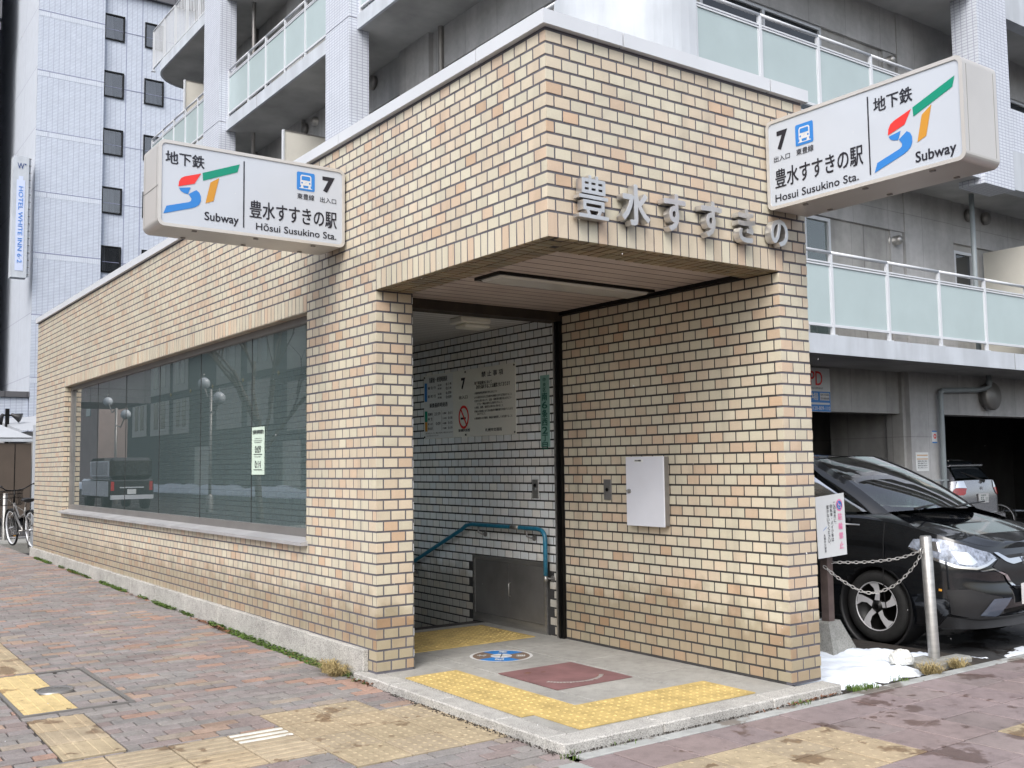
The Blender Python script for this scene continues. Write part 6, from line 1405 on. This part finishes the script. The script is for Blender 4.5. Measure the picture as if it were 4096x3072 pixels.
for i in range(n):
    y = 20+i*.55; r0 = .45+.25*hn(y, 0, .7, 3)*.5; mb.lathe([(r0*1.5, -.1), (r0*1.2, r0*.5), (r0*.5, r0*.9), (0, r0*.95)], (-17.9+.1*math.sin(y), y, 0), (0, 0, 1), 0, 10)
tag(mb.build('snow_bank', ['snow']), 'long heap of ploughed snow along the far side of the street', 'snow bank', kind='stuff')
for (py, gl) in ((29.2, ((29.9, 4.34), (28.4, 3.75))), (41.1, ((42.5, 4.45), (39.6, 3.75)))):
    t = thing('street_lamp', 'slim street lamp with two opal globes on curled arms, %s one along the kerb' % ('nearer' if py < 35 else 'farther'), 'street lamp', (-8, py, 0), 'globe street lamps')
    mb = MB(); mb.tube([(0, 0, 0), (0, 0, 4.1)], .05); mb.lathe([(.12, 0), (.12, .5), (.06, .6)], (0, 0, 0), (0, 0, 1), 0, 16)
    for gy, gz_ in gl: dy = gy-py; mb.tube([(0, 0, gz_-.4), (0, dy*.5, gz_-.5), (0, dy*.9, gz_-.1), (0, dy*1.05, gz_+.3), (0, dy, gz_+.32)], .025, 0, 6)
    mb.build('post', ['alud'], t)
    for gy, gz_ in gl: mb = MB(); mb.lathe([(.0, -.21)]+[(.21*math.sin(a), -.21*math.cos(a)) for a in [k*math.pi/12 for k in range(1, 12)]]+[(0, .21)], (0, gy-py, gz_), (0, 0, 1), 0, 20); mb.build('globe', ['globe'], t)
tr_ = thing('street_tree', 'bare leafless street tree at the kerb', 'tree', (-8, 24.8, 0))
mb = MB(); mt = MB(); rt_ = random.Random(5)
def branch(p, d, L, r, depth):
    q = p+d*L; (mt if depth == 0 else mb).tube([p, (p+q)/2+Vector((rt_.uniform(-.05, .05), rt_.uniform(-.05, .05), 0))*L, q], [r, r*.85, r*.7], 0, 6, caps=False)
    if depth >= 5: return
    for _ in range(2 if depth else 5):
        nd = (d+Vector((rt_.uniform(-.7, .7), rt_.uniform(-.7, .7), rt_.uniform(-.1, .5)))).normalized(); branch(p+d*L*rt_.uniform(.6, 1), nd, L*rt_.uniform(.6, .8), r*.6, depth+1)
branch(Vector((0, 0, -.1)), Vector((.03, -.02, 1)), 3.0, .11, 0); mt.build('trunk', ['bark'], tr_); mb.build('crown', ['bark'], tr_)
vn = thing('black_van', 'boxy black off-road van parked at the kerb with its tail to the viewer', 'van', (-7.4, 36.3, -.1))
mb = MB(); mb.bev((-.85, 0, .45), (.85, 4.4, 1.2), .08); mb.bev((-.80, .05, 1.2), (.80, 3.3, 2.02), .12); mb.build('body', ['carblk'], vn)
mb = MB(); mb.box((-.62, .03, 1.35), (.62, .06, 1.85)); mb.box((.79, .5, 1.35), (.805, 2.9, 1.85)); mb.box((-.805, .5, 1.35), (-.79, 2.9, 1.85)); mb.build('window', ['darkglass'], vn)
mb = MB(); mb.box((-.16, -.02, .62), (.17, -.01, .80)); mb.build('number_plate', ['paper'], vn); mb = MB(); mb.box((-.45, -.03, .85), (.45, -.005, .89)); mb.box((-.8, -.1, .42), (.8, 0, .58)); mb.build('bumper', ['alu'], vn)
for s in (-1, 1): mb = MB(); mb.box((.72*s-.06, -.01, .75), (.72*s+.06, .01, 1.1)); mb.build('tail_light', ['lensr'], vn)
for x in (-.72, .72):
    for y in (.8, 3.5): mb = MB(); mb.lathe([(0, -.12), (.36, -.12), (.38, 0), (.36, .12), (0, .12)], (x, y, .38), (1, 0, 0), 0, 24); mb.build('wheel', ['rubber'], vn)
# falling snow: tiny flakes in the air
mb = MB()
for _ in range(170):
    dist = rng.uniform(1.8, 11); uu, vv_ = rng.uniform(-.52, .52), rng.uniform(-.40, .40)
    p = Vector((-3.38, -4.36, 1.42))+(fw+rt2*float(uu)+up2*float(vv_))*float(dist)
    if p.z < .05 or (p.x > -.1 and p.y > -.2): continue
    s = float(rng.uniform(.001, .0022)); a = Vector(rng.normal(0, 1, 3)).normalized(); b = a.orthogonal().normalized()
    mb.lathe([(0, -s), (s*.8, 0), (0, s*1.3)], p, a, 0, 5)
tag(mb.build('falling_snow', ['white']), 'sparse tiny snowflakes drifting through the air in front of the entrance', 'snowflakes', kind='stuff')
